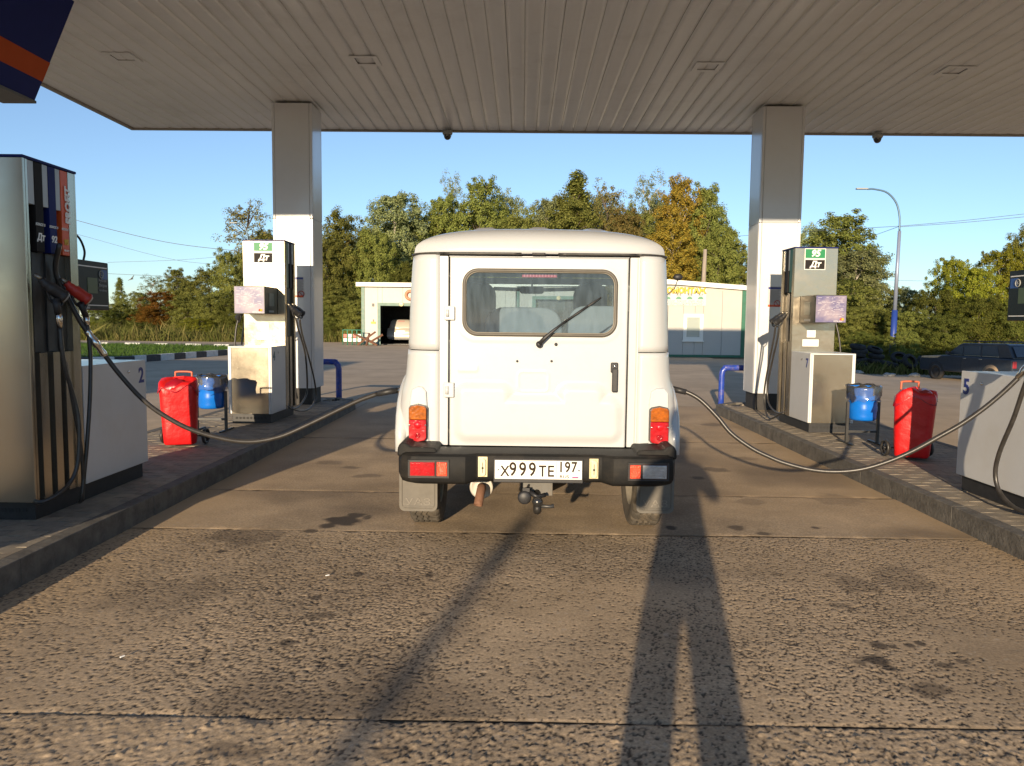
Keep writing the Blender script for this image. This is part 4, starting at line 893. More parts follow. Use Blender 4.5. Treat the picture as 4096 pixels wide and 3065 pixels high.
def hang(P_, pix, X, nz):
    for (a_, mt) in nz: nozzle(P_, a_, 1 if X < 0 else -1, mt)
    for line in pix: hose_obj(P_, [atx(x_, y_, X) if i else atx(x_, y_, X) for i, (x_, y_) in enumerate(line)], .012)
S3 = .6042
def c3(x, y): return (600+x*S3, 850+y*S3)
hang(P4, [[c3(968, 700), c3(978, 760), c3(1000, 830), c3(1028, 940), c3(1040, 1090), c3(1036, 1200), c3(990, 1280), c3(940, 1300), c3(915, 1285)],
          [c3(990, 700), c3(1000, 770), c3(1022, 860), c3(1062, 1000), c3(1093, 1140), c3(1097, 1230), c3(1060, 1295), c3(1000, 1315), c3(935, 1298)]], -2.93, [(atx(1180, 1245, -2.98), BLACKPL), (atx(1196, 1243, -2.98), BLACKPL)])
def c4(x, y): return (2600+x*S3, 850+y*S3)
hang(P7, [[c4(832, 750), c4(820, 830), c4(795, 960), c4(765, 1120), c4(755, 1230), c4(770, 1330), c4(800, 1365), c4(850, 1340), c4(885, 1320)],
          [c4(856, 750), c4(845, 830), c4(815, 960), c4(782, 1120), c4(778, 1230), c4(800, 1290), c4(840, 1325), c4(880, 1328)]], 3.28, [(atx(3105, 1275, 3.32), BLACKPL), (atx(3121, 1277, 3.32), BLACKPL)])
# far-side hoses
hose_obj(P4, [(-3.74, 10.15, 1.50), (-3.78, 10.12, 1.3), (-3.80, 10.1, 1.0), (-3.83, 10.1, .7), (-3.80, 10.1, .4), (-3.70, 10.15, .28)], .012)
hose_obj(P4, [(-3.70, 10.30, 1.50), (-3.74, 10.28, 1.3), (-3.76, 10.25, 1.0), (-3.74, 10.25, .7), (-3.70, 10.25, .5)], .012)
hose_obj(P7, [(4.05, 10.05, 1.52), (4.10, 10.02, 1.3), (4.13, 10.0, 1.0), (4.14, 10.0, .6), (4.08, 10.05, .33)], .012)
nozzle(P4, (-3.72, 10.1, 1.5), -1, BLACKPL); nozzle(P7, (4.05, 10.05, 1.55), 1, BLACKPL)
# P5 lane hose loop
s5 = .725
def c5(x, y): return (3300+x*s5, 950+y*s5)
hose_obj(P5, [atx(*c5(1220, 520), 3.32), atx(*c5(1150, 700), 3.32), atx(*c5(1098, 830), 3.33), atx(*c5(1040, 1000), 3.33), atx(*c5(965, 1180), 3.34), atx(*c5(940, 1300), 3.35), atx(*c5(962, 1400), 3.36), atx(*c5(1030, 1480), 3.37), atx(*c5(1120, 1520), 3.40), atx(*c5(1230, 1540), 3.46)], .0155)

# the two long filling hoses (still part of their pumps)
def lerp_path(pix, Y0, Y1):
    L = [0]
    for a, c in zip(pix, pix[1:]): L.append(L[-1]+math.hypot(c[0]-a[0], c[1]-a[1]))
    return [aty(p[0], p[1], Y0+(Y1-Y0)*(q/L[-1])) for p, q in zip(pix, L)]
hl = [(182, 975), (222, 1085), (270, 1188), (312, 1270), (345, 1322), (422, 1425), (480, 1500), (560, 1588), (640, 1652), (760, 1717), (900, 1757), (1010, 1767), (1120, 1747), (1220, 1705), (1330, 1652), (1430, 1605), (1510, 1576)]
pth = lerp_path(hl, 5.02, 5.75); pth[0].x = -3.02
hose_obj(P2, pth, .0165)
b = MB(); pl = [pth[4].lerp(pth[5], t_) for t_ in (0, .06, .1, .34, .36, .6, .62, .9, 1.0)]; b.tube(pl, [.018, .024, .022, .022, .027, .027, .021, .023, .018], 12); b.build('breakaway_coupling', CHROME, P2)
ep = [aty(1510, 1576, 5.75), aty(1560, 1566, 5.75), aty(1590, 1562, 5.78)]
b = MB(); b.tube(ep, [.021, .023, .022], 10); b.build('hose_sleeve', BLACKPL, P2)
q0 = aty(1588, 1562, 5.78)
b = MB(); b.tube([q0, q0+Vector((.04, .005, 0)), q0+Vector((.09, .01, .0)), q0+Vector((.20, .02, -.02))], [.022, .024, .014, .012], 10); b.build('nozzle_in_tank', CHROME, P2)
s6 = .6763
def c6(x, y): return (2600+x*s6, 1500+y*s6)
hr = [c6(150, 92), c6(215, 102), c6(300, 150), c6(400, 250), c6(480, 345), c6(600, 432), c6(700, 482), c6(800, 522), c6(950, 560), c6(1100, 572), c6(1250, 558), c6(1400, 515), c6(1550, 452), c6(1700, 370), c6(1850, 285), c6(2000, 178), c6(2150, 45), c6(2260, -80), c6(2400, -330), c6(2480, -560)]
pth = lerp_path(hr, 5.85, 5.0)
hose_obj(P5, pth, .0165)
b = MB(); b.tube([aty(2690, 1556, 5.86), aty(2745, 1569, 5.83)], [.024, .021], 10); b.build('hose_sleeve', BLACKPL, P5)
b = MB(); pc = pth[16].lerp(pth[17], .2); pe = pth[16].lerp(pth[17], 1.2); b.tube([pc, pc.lerp(pe, .3), pc.lerp(pe, .35), pc.lerp(pe, .8), pe], [.018, .023, .026, .022, .018], 12); b.build('breakaway_coupling', CHROME, P5)
b = MB(); q0 = aty(2700, 1558, 5.86); b.tube([q0, q0+Vector((-.10, 0, 0)), q0+Vector((-.22, .02, -.02))], [.02, .018, .012], 10); b.build('nozzle_in_tank', CHROME, P5)

# ================================================================ bins, covered extinguishers, hoops
def drum_bin(x, y, label, bag=1):
    t = thing('drum_bin', (x, y, .152), label, 'bin', 'blue drum bins on stands'); zc = .152
    b = MB(); H0, H1 = .26, .62
    prof = [(0, H0), (.125, H0), (.135, H0+.01)]
    for k in range(12):
        z = H0+.02+k*(H1-H0-.03)/11; prof.append((.142+(.005 if k in (3, 4, 7, 8) else 0)+.012*k/11, z))
    prof += [(.160, H1), (.164, H1+.006), (.158, H1+.012), (.150, H1+.008), (.140, H0+.03), (0, H0+.03)]
    b.lathe(prof, (x, y, zc), 'Z', 28); b.build('drum', BINB, t)
    b = MB()
    rr_ = random.Random(int(x*100)); n = 26; rings = []
    for j, (r0, z, jit) in enumerate(((.150, .50, .004), (.158, .61, .004), (.170, .645, .012), (.185, .62, .02), (.176, .55, .02), (.170, .50, .02), (.182, .47, .03))):
        rings.append([b.bm.verts.new((x+(r0+rr_.uniform(-jit, jit))*cos(2*pi*k/n), y+(r0+rr_.uniform(-jit, jit))*sin(2*pi*k/n), zc+z+rr_.uniform(-jit, jit))) for k in range(n)])
    for A, B_ in zip(rings, rings[1:]):
        for k in range(n): b.bm.faces.new([A[k], A[(k+1) % n], B_[(k+1) % n], B_[k]]).smooth = True
    b.build('bin_liner', glass_mat('plastic_film', (.86,.89,.92), .10, .07, (.5,.55,.6)) if 'plastic_film' not in MATS else MATS['plastic_film'], t)
    b = MB(); b.tube([Vector((x+.160*cos(a), y+.160*sin(a), zc+.628)) for a in np.linspace(0, 2*pi, 25)], .008, 6, cap=False); b.build('rim', BLACKPL, t)
    for sx in (-.168, .168):
        b = MB(); b.box(x+sx-.014, x+sx+.014, y-.03, y+.002, zc+.012, zc+.46, .002, 1); b.build('upright', DARKMET, t)
        b = MB(); b.box(x+sx-.014, x+sx+.014, y-.20, y+.20, zc, zc+.014); b.build('foot', DARKMET, t)
    b = MB(); b.box(x-.154, x+.154, y-.025, y-.003, zc+.12, zc+.145); b.build('crossbar', DARKMET, t)
    for sx in (-1, 1):
        b = MB(); b.tube([(x+sx*.155, y-.014, zc+.42), (x+sx*.172, y-.014, zc+.42)], .012, 8); b.build('pivot', CHROME, t)
    return t
drum_bin(-3.585, 8.80, 'blue drum bin on a black stand beside the left red cover')
drum_bin(3.74, 8.42, 'blue drum bin on a black stand beside the right red cover')

def cover(x, y, label, seed, lean, flip):
    t = thing('covered_extinguisher', (x, y, .152), label, 'extinguisher', 'red covered extinguishers'); zc = .152; r = random.Random(seed)
    n = 32; b = MB(); rings = []
    levels = [(.0, .142, .128), (.015, .152, .138), (.12, .160, .145), (.25, .166, .150), (.38, .172, .156), (.48, .178, .162), (.56, .182, .166), (.60, .180, .164), (.622, .166, .150), (.632, .12, .10), (.636, .05, .04)]; rot = (.36 if flip > 0 else -.52); cr0, sr0 = cos(rot), sin(rot)
    for (z, wx, wy) in levels:
        ring = []
        for k in range(n):
            a = 2*pi*k/n; c, s_ = cos(a), sin(a); p = 7.5
            q = (abs(c)**p+abs(s_)**p)**(-1/p)
            fold = 1+.022*(abs(sin(a*2.5+z*3+seed))-.5)*(.3+z/.6)+.010*sin(a*9-z*14+seed*2)+.014*sin(a*3+z*22+seed)*(z/.6)**3+r.uniform(-.008, .008)
            dz = .03*sin(a*2+seed)*(z/.6)**2+(.018*sin(a*5+seed) if z > .55 else 0)
            lx_, ly_ = c*q*wx*fold, s_*q*wy*fold; ring.append(b.bm.verts.new((x+lx_*cr0-ly_*sr0+lean*z, y+lx_*sr0+ly_*cr0, zc+.025+z+dz)))
        rings.append(ring)
    for A, B_ in zip(rings, rings[1:]):
        for k in range(n): b.bm.faces.new([A[k], A[(k+1) % n], B_[(k+1) % n], B_[k]]).smooth = True
    b.bm.faces.new(rings[-1]); b.bm.faces.new(rings[0][::-1]); b.build('red_cover', REDV, t)
    # loose flap over the top
    b = MB(); nx_, ny_ = 12, 6; G = [[None]*ny_ for _ in range(nx_)]
    for i in range(nx_):
        for j in range(ny_):
            u, v = i/(nx_-1)*2-1, j/(ny_-1)*2-1; zz = .665-.045*abs(u)**3-.03*abs(v)**2-(.10 if v < -.9 else 0)*(.5+.5*sin(u*5+seed))
            fx0, fy0 = u*.186, v*.170; G[i][j] = b.bm.verts.new((x+fx0*cr0-fy0*sr0+lean*.6, y+fx0*sr0+fy0*cr0, zc+.012+zz-.07*max(0, abs(u)-.6)+.016*sin(u*6+seed)+.012*sin(v*7+u*3)))
    for i in range(nx_-1):
        for j in range(ny_-1): b.bm.faces.new([G[i][j], G[i+1][j], G[i+1][j+1], G[i][j+1]]).smooth = True
    o = b.build('top_flap', M('dark_red_vinyl', (.30,.006,.02), .35, coat=.3, bump=.5, bscale=9, dist=.02), t)
    m = o.modifiers.new('thick', 'SOLIDIFY'); m.thickness = .004
    hx = x+flip*.0; b = MB(); b.tube(smooth_path([(hx-.085, y+.10, zc+.60), (hx-.085, y+.10, zc+.72), (hx-.07, y+.10, zc+.745), (hx+.07, y+.10, zc+.745), (hx+.085, y+.10, zc+.72), (hx+.085, y+.10, zc+.60)], 4), .010, 8); b.build('handle', M('salmon_handle', (.55,.12,.06), .4), t)
    for sx in (-1, 1):
        wx = x+sx*.215; wy = y+.10
        w = bpy.data.objects.new('wheel', None); C.objects.link(w); w.parent = t; w['_o'] = t['_o']
        b = MB(); b.lathe([(.060, -.012), (.078, -.014), (.084, 0), (.078, .014), (.060, .012)], (wx, wy, zc+.086), 'X', 24, close=True); b.build('tyre', RUBBER, w)
        b = MB(); b.lathe([(0, -.016), (.018, -.016), (.018, .016), (0, .016)], (wx, wy, zc+.086), 'X', 12)
        for k in range(5): a = 2*pi*k/5; b.tube([(wx, wy, zc+.086), (wx, wy+.062*cos(a), zc+.086+.062*sin(a))], .006, 6)
        b.build('spokes', BLACKPL, w)
    b = MB(); b.tube([(x-.22, y+.10, zc+.086), (x+.22, y+.10, zc+.086)], .008, 8); b.build('axle', DARKMET, t)
    return t
cover(-3.47, 7.72, 'red vinyl covered wheeled extinguisher beside the bay 2 cabinet', 2, -.015, 1)
cover(3.83, 7.50, 'red vinyl covered wheeled extinguisher between the right bin and the bay 5 cabinet', 5, .02, -1)

def hoop(xa, xb, y, z, label):
    t = thing('guard_hoop', ((xa+xb)/2, y, 0), label, 'guard rail', 'blue pipe guard hoops')
    b = MB(); b.tube(smooth_path([(xa, y, 0), (xa, y, z-.22), (xa, y, z-.12)], 3)+smooth_path([(xa+.01*(1 if xb > xa else -1), y, z-.06), (xa+.06*(1 if xb > xa else -1), y, z-.01), (xa+.14*(1 if xb > xa else -1), y, z), (xb-.14*(1 if xb > xa else -1), y, z), (xb-.06*(1 if xb > xa else -1), y, z-.01), (xb-.01*(1 if xb > xa else -1), y, z-.06)], 4)+[(xb, y, z-.12), (xb, y, 0)], .05, 14); b.build('pipe', PIPEBLUE, t)
    return t
p = aty(1355, 1455, 13.1); hoop(p.x, p.x-1.15, 13.1, p.z+.03, 'blue bent pipe guard hoop behind the left column')
p = aty(2888, 1478, 13.1); hoop(p.x, p.x+1.15, 13.1, p.z+.03, 'blue bent pipe guard hoop behind the right column')

# ================================================================ TRUCK
XC = .105; YR = 4.86          # centre line and rear door plane
T = thing('offroad_truck', (XC, 6.6, 0), 'white boxy off-road vehicle seen square from behind, filling up with two hoses', 'car')
def px_at(x, z, Y=YR):        # metres on rear plane -> photo pixels (to lay out pressings)
    v = CM.transposed() @ Vector((x, Y, z-CAM_H)); return 2048+FPX*v.x/-v.z, 1532.5-FPX*v.y/-v.z
R_ = lambda px, py, Y=YR: aty(px, py, Y)
# half width of body by height
HW = [(.60, .865), (.68, .885), (.80, .895), (.90, .892), (.99, .880), (1.05, .862), (1.12, .852), (1.26, .840), (1.262, .838), (1.45, .830), (1.65, .822), (1.80, .812), (1.862, .805)]
def hw(z):
    for (a, wa), (c, wc) in zip(HW, HW[1:]):
        if z <= c: return wa+(wc-wa)*max(0, (z-a))/(c-a+1e-9)
    return HW[-1][1]
XS = .635                      # seam between rear face and rounded corners
def corner(zlist, nm, s, yend, flare=False):
    V = []; F = []; n = 12; m_ = 0
    for z in zlist:
        w = hw(z); row = []
        row.append((XS, YR+.03)); row.append((XS, YR+.002)); 
        for k in range(n+1):
            a = (pi/2)*k/n; rx = w-XS-.02; ry = .17
            row.append((XS+.02+rx*sin(a), YR+.002+ry*(1-cos(a))))
        row.append((w+.002, YR+.5)); row.append((w, yend)); m_ = len(row)
        V += [(XC+s*x, y, z) for x, y in row]
    for j in range(len(zlist)-1):
        for i in range(m_-1): F.append((j*m_+i, j*m_+i+1, (j+1)*m_+i+1, (j+1)*m_+i))
    return np_mesh(nm, V, F, [TRUCKW], T, None, True)
zl = list(np.linspace(.615, 1.258, 22)); zu = list(np.linspace(1.264, 1.862, 16))
for s in (-1, 1):
    o = corner(zl, 'rear_corner_lower', s, 8.7); m = o.modifiers.new('thick', 'SOLIDIFY'); m.thickness = .02; m.offset = 0
    o = corner(zu, 'rear_corner_upper', s, 5.55); m = o.modifiers.new('thick', 'SOLIDIFY'); m.thickness = .02; m.offset = 0
    # wheel-arch flare bulging out behind the corner
    b = MB(); pts_ = []
    for k in range(13):
        a = pi*k/12; pts_.append((XC+s*.885, 5.48-.56*cos(a), .60+.44*sin(a)))
    b.tube(pts_, [.035+.018*sin(pi*k/12) for k in range(13)], 10); b.build('wheel_arch', TRUCKW, T, smooth=True)
    # raised lamp pod pressed into the corner
    a0, a1 = (R_(1640, 1545), R_(1712, 1782)) if s < 0 else (R_(2596, 1553), R_(2672, 1792))
    b = MB(); zt, zb = a0.z, a1.z; xl, xr = a0.x, a1.x
    b.prism([(xl+.012, YR-.022, zt-.02), (xl+.05, YR-.022, zt), (xr-.035, YR-.022, zt), (xr-.01, YR-.022, zt-.03), (xr+(.008 if s < 0 else 0), YR-.022, zb+.10), (xr+(.008 if s < 0 else 0), YR-.022, zb), (xl, YR-.022, zb), (xl, YR-.022, zt-.10)], (0, .10, 0)); b.build('lamp_pod', TRUCKW, T, bevel=.008)
    # side pillars, window frames, roof rail
    for (ya, yb, za, zb_) in ((5.55, 5.62, 1.264, 1.86), (6.52, 6.62, 1.264, 1.86), (7.35, 7.43, 1.264, 1.86), (5.62, 7.43, 1.80, 1.86)):
        b = MB(); x0_, x1_ = sorted((XC+s*.80, XC+s*.835)); b.box(x0_, x1_, ya, yb, za, zb_); b.build('window_pillar', TRUCKW, T)
    b = MB(); x0_, x1_ = sorted((XC+s*.812, XC+s*.818)); b.box(x0_, x1_, 5.62, 6.52, 1.265, 1.80); b.build('side_window', GLASSC, T)
    b = MB(); b.box(x0_, x1_, 6.62, 7.35, 1.265, 1.80); b.build('side_window', GLASSC, T)
# frame posts between corner and door, sill, header
dl, dr = R_(1795, 1400).x, R_(2512, 1400).x; zdt, zdb = R_(2150, 1030).z, .640
b = MB(); b.box(XC-XS+.004, dl-.004, YR+.004, YR+.05, .615, 1.855, .004, 1); b.build('door_post', TRUCKW, T)
b = MB(); b.box(dr+.004, XC+XS-.004, YR+.004, YR+.05, .615, 1.855, .004, 1); b.build('door_post', TRUCKW, T)
xq = R_(2545, 1400).x; b = MB(); b.box(xq-.003, xq+.003, YR+.0025, YR+.0039, .64, 1.855); b.build('post_seam', GREYL, T)
b = MB(); b.box(dl, dr, YR+.02, YR+.05, zdt+.003, 1.858); b.build('header', TRUCKW, T)
b = MB(); b.box(XC-.80, XC+.80, YR+.01, YR+.07, .585, .632, .004, 1); b.build('rear_sill', TRUCKW, T)
b = MB(); b.box(dl+.01, dr-.01, YR+.045, YR+.055, .633, 1.85); b2 = b; b.bm.free()
# door skin with pressings -------------------------------------------
door = bpy.data.objects.new('rear_door', None); C.objects.link(door); door.parent = T; door['_o'] = T['_o']
wa, wb = R_(1858, 1081), R_(2460, 1343); wx0, wx1, wz1, wz0 = wa.x, wb.x, wa.z, wb.z
def rrect(x, y, x0, x1, y0, y1, r):
    dx = np.abs(x-(x0+x1)/2)-(x1-x0)/2+r; dy = np.abs(y-(y0+y1)/2)-(y1-y0)/2+r
    return np.minimum(np.maximum(dx, dy), 0)+np.sqrt(np.maximum(dx, 0)**2+np.maximum(dy, 0)**2)-r
stp = .0065; x0d, x1d, z0d, z1d = dl+.006, dr-.006, zdb, zdt
nxd = int((x1d-x0d)/stp)+1; nzd = int((z1d-z0d)/stp)+1
xs = np.linspace(x0d, x1d, nxd); zs = np.linspace(z0d, z1d, nzd); X, Z = np.meshgrid(xs, zs)
PX = np.zeros_like(X); PY = np.zeros_like(X)
c00 = px_at(x0d, z0d); c10 = px_at(x1d, z0d); c01 = px_at(x0d, z1d); c11 = px_at(x1d, z1d)
U = (X-x0d)/(x1d-x0d); W = (Z-z0d)/(z1d-z0d)
PX = (c00[0]*(1-U)+c10[0]*U)*(1-W)+(c01[0]*(1-U)+c11[0]*U)*W; PY = (c00[1]*(1-U)+c10[1]*U)*(1-W)+(c01[1]*(1-U)+c11[1]*U)*W
PYc = PY-(PX-2150)*.0095
def sst(d, w): t = np.clip(.5-d/w, 0, 1); return t*t*(3-2*t)
big = np.minimum.reduce([rrect(PX, PYc, 1829, 2476, 1590, 1758, 42), rrect(PX, PYc, 1829, 2038, 1541, 1740, 34), rrect(PX, PYc, 2240, 2412, 1541, 1740, 34)])
Hh = sst(big, 44)*.022
r1 = rrect(PX, PYc, 2073, 2194, 1483, 1563, 18); Hh += sst(np.abs(r1)-3, 8)*.0025
r2 = rrect(PX, PYc, 1834, 1912, 1456, 1486, 8); Hh += sst(r2, 10)*.004*np.clip((PYc-1450)/36, 0, 1)
Hh += sst(rrect(PX, PYc, 1830, 2482, 1060, 1365, 75), 12)*.002
Vd = np.stack([X, YR-.004-Hh, Z], -1).reshape(-1, 3)
Vd[:, 1] += (np.minimum.reduce([U*(x1d-x0d), (1-U)*(x1d-x0d), W*(z1d-z0d), (1-W)*(z1d-z0d)]).ravel() < .003)*.012
idx = np.arange(nxd*nzd).reshape(nzd, nxd); Fd = np.stack([idx[:-1, :-1], idx[:-1, 1:], idx[1:, 1:], idx[1:, :-1]], -1).reshape(-1, 4)
cx_, cz_ = (X[:-1, :-1]+stp/2).ravel(), (Z[:-1, :-1]+stp/2).ravel()
keep = rrect(cx_, cz_, wx0, wx1, wz0, wz1, .085) > -.003
o = np_mesh('door_skin', Vd, Fd[keep], [TRUCKW], door, None, True)
RUSTY = M('rust_specks', (.40,.25,.14), .8, var=.5, vscale=60)
b = MB(); b.box(x0d, x1d, YR-.001, YR+.03, z0d-.012, z0d-.001, .001, 1); b.build('door_lower_edge', M('rusty_white_edge', (.60,.52,.42), .6, var=.2, vscale=30, dirt=(.25,.12,.05), dscale=14, damt=.9), door)
def rr_ring(x0, x1, z0, z1, r, y, n=8):
    P = []
    for (cx, cz, a0) in ((x1-r, z1-r, 0), (x0+r, z1-r, pi/2), (x0+r, z0+r, pi), (x1-r, z0+r, 3*pi/2)):
        for k in range(n+1): a = a0+(pi/2)*k/n; P.append(Vector((cx+r*cos(a), y, cz+r*sin(a))))
    return P
P_ = rr_ring(wx0, wx1, wz0, wz1, .085, YR-.008); b = MB(); b.tube(P_+[P_[0]], .0125, 8, cap=False); b.build('window_seal', M('seal_rubber', (.09,.08,.065), .5, var=.2), door)
P_ = rr_ring(wx0+.010, wx1-.010, wz0+.010, wz1-.010, .078, YR-.012); b = MB(); b.tube(P_+[P_[0]], .004, 6, cap=False); b.build('seal_bead', M('seal_bead_grey', (.22,.20,.16), .4), door)
b = MB(); b.poly(rr_ring(wx0+.004, wx1-.004, wz0+.004, wz1-.004, .08, YR-.004)); b.build('rear_window', GLASS, door)
# hinges
for (xa, ya, xb, yb) in ((1778, 1224, 1820, 1281), (1776, 1529, 1817, 1589)):
    a, c = R_(xa, ya), R_(xb, yb); h = bpy.data.objects.new('hinge', None); C.objects.link(h); h.parent = door; h['_o'] = T['_o']
    b = MB(); b.box(a.x, c.x, YR-.030, YR-.004, c.z, a.z, .006, 2); b.build('hinge_leaf', TRUCKW, h)
    b = MB(); b.tube([(a.x+.022, YR-.034, c.z+.022), (a.x+.022, YR-.034, a.z-.022)], .011, 10); b.build('hinge_pin', TRUCKW, h)
# handle
a, c = R_(2443, 1450), R_(2469, 1567); hd = bpy.data.objects.new('door_handle', None); C.objects.link(hd); hd.parent = door; hd['_o'] = T['_o']
b = MB(); b.box(a.x-.001, c.x+.001, YR-.022, YR-.002, a.z-.065, a.z, .007, 2); b.build('lock_housing', BLACKPL, hd)
b = MB(); b.box(a.x+.006, c.x-.002, YR-.045, YR-.022, c.z, a.z-.035, .007, 2); b.build('grip', BLACKPL, hd)
b = MB(); b.lathe([(0, -.005), (.007, -.005), (.007, 0), (0, 0)], ((a.x+c.x)/2, YR-.022, a.z-.022), 'Y', 12); b.build('keyhole', CHROME, hd)
# bolts & wiper grommet
for (bx_, by_) in ((2069, 1445), (2206, 1445), (2068, 1606), (2204, 1607)):
    p = R_(bx_, by_); b = MB(); b.lathe([(0, -.006), (.0075, -.006), (.008, 0), (0, 0)], (p.x, YR-.005, p.z), 'Y', 10); b.build('bolt', DARKMET, door)
p = R_(2224, 1378); b = MB(); b.lathe([(0, -.012), (.009, -.012), (.011, 0), (0, 0)], (p.x, YR-.004, p.z), 'Y', 12); b.build('washer_jet', BLACKPL, door)
p = R_(2448, 1761); b = MB(); b.lathe([(0, -.0015), (.009, -.001), (0, 0)], (p.x, YR-.0045, p.z), 'Y', 9); b.build('rust_spot', RUSTY, door)
# wiper
wp = bpy.data.objects.new('wiper', None); C.objects.link(wp); wp.parent = door; wp['_o'] = T['_o']
p0w = R_(2157, 1378, YR-.03); 
b = MB(); b.lathe([(0, -.022), (.017, -.022), (.021, -.012), (.021, .02), (0, .02)], (p0w.x, YR-.024, p0w.z), 'Y', 16); b.build('pivot_cap', BLACKPL, wp)
b = MB(); b.tube([R_(2157, 1376, YR-.040), R_(2180, 1352, YR-.047), R_(2215, 1322, YR-.050), R_(2262, 1285, YR-.045)], [.014, .014, .010, .006], 8); b.build('wiper_arm', BLACKPL, wp)
b = MB(); b.tube([R_(2262, 1285, YR-.045), R_(2320, 1248, YR-.040), R_(2352, 1226, YR-.034)], [.006, .0055, .005], 6); b.build('arm_rod', BLACKPL, wp)
b = MB(); b.tube([R_(2220, 1316, YR-.022), R_(2262, 1287, YR-.026), R_(2322, 1246, YR-.030), R_(2372, 1212, YR-.026), R_(2405, 1190, YR-.018)], [.005, .008, .009, .007, .004], 6); b.build('wiper_blade', RUBBER, wp)
# brake light inside the window
a, c = R_(2088, 1094, YR+.05), R_(2228, 1112, YR+.05); hl_ = bpy.data.objects.new('high_brake_light', None); C.objects.link(hl_); hl_.parent = T; hl_['_o'] = T['_o']
b = MB(); b.box(a.x, c.x, YR+.035, YR+.06, c.z, a.z, .003, 1); b.build('lens', M('pink_red_lens', (.60,.03,.05), .2, coat=.6), hl_)
for k in range(11): xx = a.x+.012+k*(c.x-a.x-.02)/10.5; b = MB(); b.box(xx, xx+.007, YR+.032, YR+.035, c.z+.004, a.z-.005); b.build('led', M('led_light', (.9,.15,.17), .3), hl_)
# rain gutter (with its gaps) and roof
GZ = 1.866
def gutter(xa, xb):
    b = MB(); n = 10; P_ = [Vector((xa+(xb-xa)*k/n, YR-.010, GZ+.004)) for k in range(n+1)]; b.tube(P_, .0085, 8); b.build('gutter_seal', RUBBER, T)
gutter(XC-.60, R_(2085, 1020).x); gutter(R_(2129, 1020).x, R_(2181, 1020).x); gutter(R_(2233, 1020).x, XC+.60)
for s in (-1, 1):
    b = MB(); P_ = [Vector((XC+s*(.60+.215*sin(pi/2*k/8)), YR-.010+.16*(1-cos(pi/2*k/8)), GZ+.004-.003*k/8)) for k in range(9)]+[Vector((XC+s*.818, 7.4, GZ))]; b.tube(P_, .0085, 8); b.build('gutter_seal', RUBBER, T)
nu, nv = 64, 40; V = []
for j in range(nv+1):
    v = j/nv; yy = YR-.004+ (v**1.8)*2.7
    for i in range(nu+1):
        u = -1+2*i/nu; u = math.copysign(1-(1-abs(u))**1.5, u); uu = abs(u)
        across = max(0, 1-uu**3)**(1/3.0); back = max(0, 1-(max(0, .55-(yy-YR))/.554)**2.6)**(1/2.2)
        corner_in = .15*(1-min(1, (yy-YR)/.15))*(uu**6) if yy < YR+.15 else 0
        zr = GZ+.008+.198*across*back
        # lengthwise raised ribs
        xw = u*.806
        for c_ in (-.37, 0, .375):
            d = abs(xw-c_)-.062; zr += .013*max(0, min(1, .5-d/.012))*max(0, min(1, (yy-YR-.30)/.05))
        V.append((XC+u*(.808), yy+corner_in, zr))
F = [(j*(nu+1)+i, j*(nu+1)+i+1, (j+1)*(nu+1)+i+1, (j+1)*(nu+1)+i) for j in range(nv) for i in range(nu)]
o = np_mesh('roof', V, F, [TRUCKW], T, None, True); m = o.modifiers.new('thick', 'SOLIDIFY'); m.thickness = .02; m.offset = -1
# tail lamps
def tail(x0_, y0_, x1_, y1_, s):
    a, c = R_(x0_, y0_, YR-.03), R_(x1_, y1_, YR-.03); t = bpy.data.objects.new('tail_lamp', None); C.objects.link(t); t.parent = T; t['_o'] = T['_o']
    xm = (a.x+c.x)/2; h = a.z-c.z; zs_ = a.z-h*.40; r = .014
    def out(z0, z1, g): return [(a.x+g, z0+ (r if z0 == c.z else 0)), ]
    def shape(z0, z1, g, cap0, cap1):
        P = []
        if cap1: P += [(a.x+g, z1-.024), (a.x+g+.010, z1-.010), (xm, z1-g*.5), (c.x-g-.010, z1-.010), (c.x-g, z1-.024)]
        else: P += [(a.x+g, z1), (c.x-g, z1)]
        if cap0: P += [(c.x-g, z0+.024), (c.x-g-.010, z0+.010), (xm, z0+g*.5), (a.x+g+.010, z0+.010), (a.x+g, z0+.024)]
        else: P += [(c.x-g, z0), (a.x+g, z0)]
        return P
    b = MB(); b.prism([(x, YR-.036, z) for x, z in shape(c.z-.004, a.z+.004, -.003, 1, 1)], (0, .02, 0)); b.build('lamp_gasket', RUBBER, t)
    b = MB(); b.prism([(x, YR-.062, z) for x, z in shape(zs_+.001, a.z, .002, 0, 1)], (0, .026, 0)); b.build('amber_lens', LENSA, t, bevel=.004)
    b = MB(); b.prism([(x, YR-.062, z) for x, z in shape(c.z, zs_-.001, .002, 1, 0)], (0, .026, 0)); b.build('red_lens', LENSR, t, bevel=.004)
    zc_ = zs_-h*.14; b = MB(); b.lathe([(0, -.010), (.016, -.008), (.024, -.001), (.026, .004)], (xm, YR-.060, zc_), 'Y', 20); b.build('lens_dome', M('bright_red_lens', (.75,.01,.015), .06, coat=1), t)
    b = MB(); b.lathe([(.006, -.003), (.012, -.005), (.018, -.003)], (xm, YR-.060, zs_-h*.42), 'Y', 18, close=True); b.build('lens_ring', LENSR, t)
    for sx in (-1, 1): b = MB(); b.lathe([(0, -.004), (.005, -.004), (.005, 0), (0, 0)], (xm+sx*(c.x-a.x)*.44, YR-.062, zc_), 'Y', 8); b.build('screw', CHROME, t)
tail(1637, 1618, 1708, 1766, -1); tail(2600, 1627, 2671, 1776, 1)
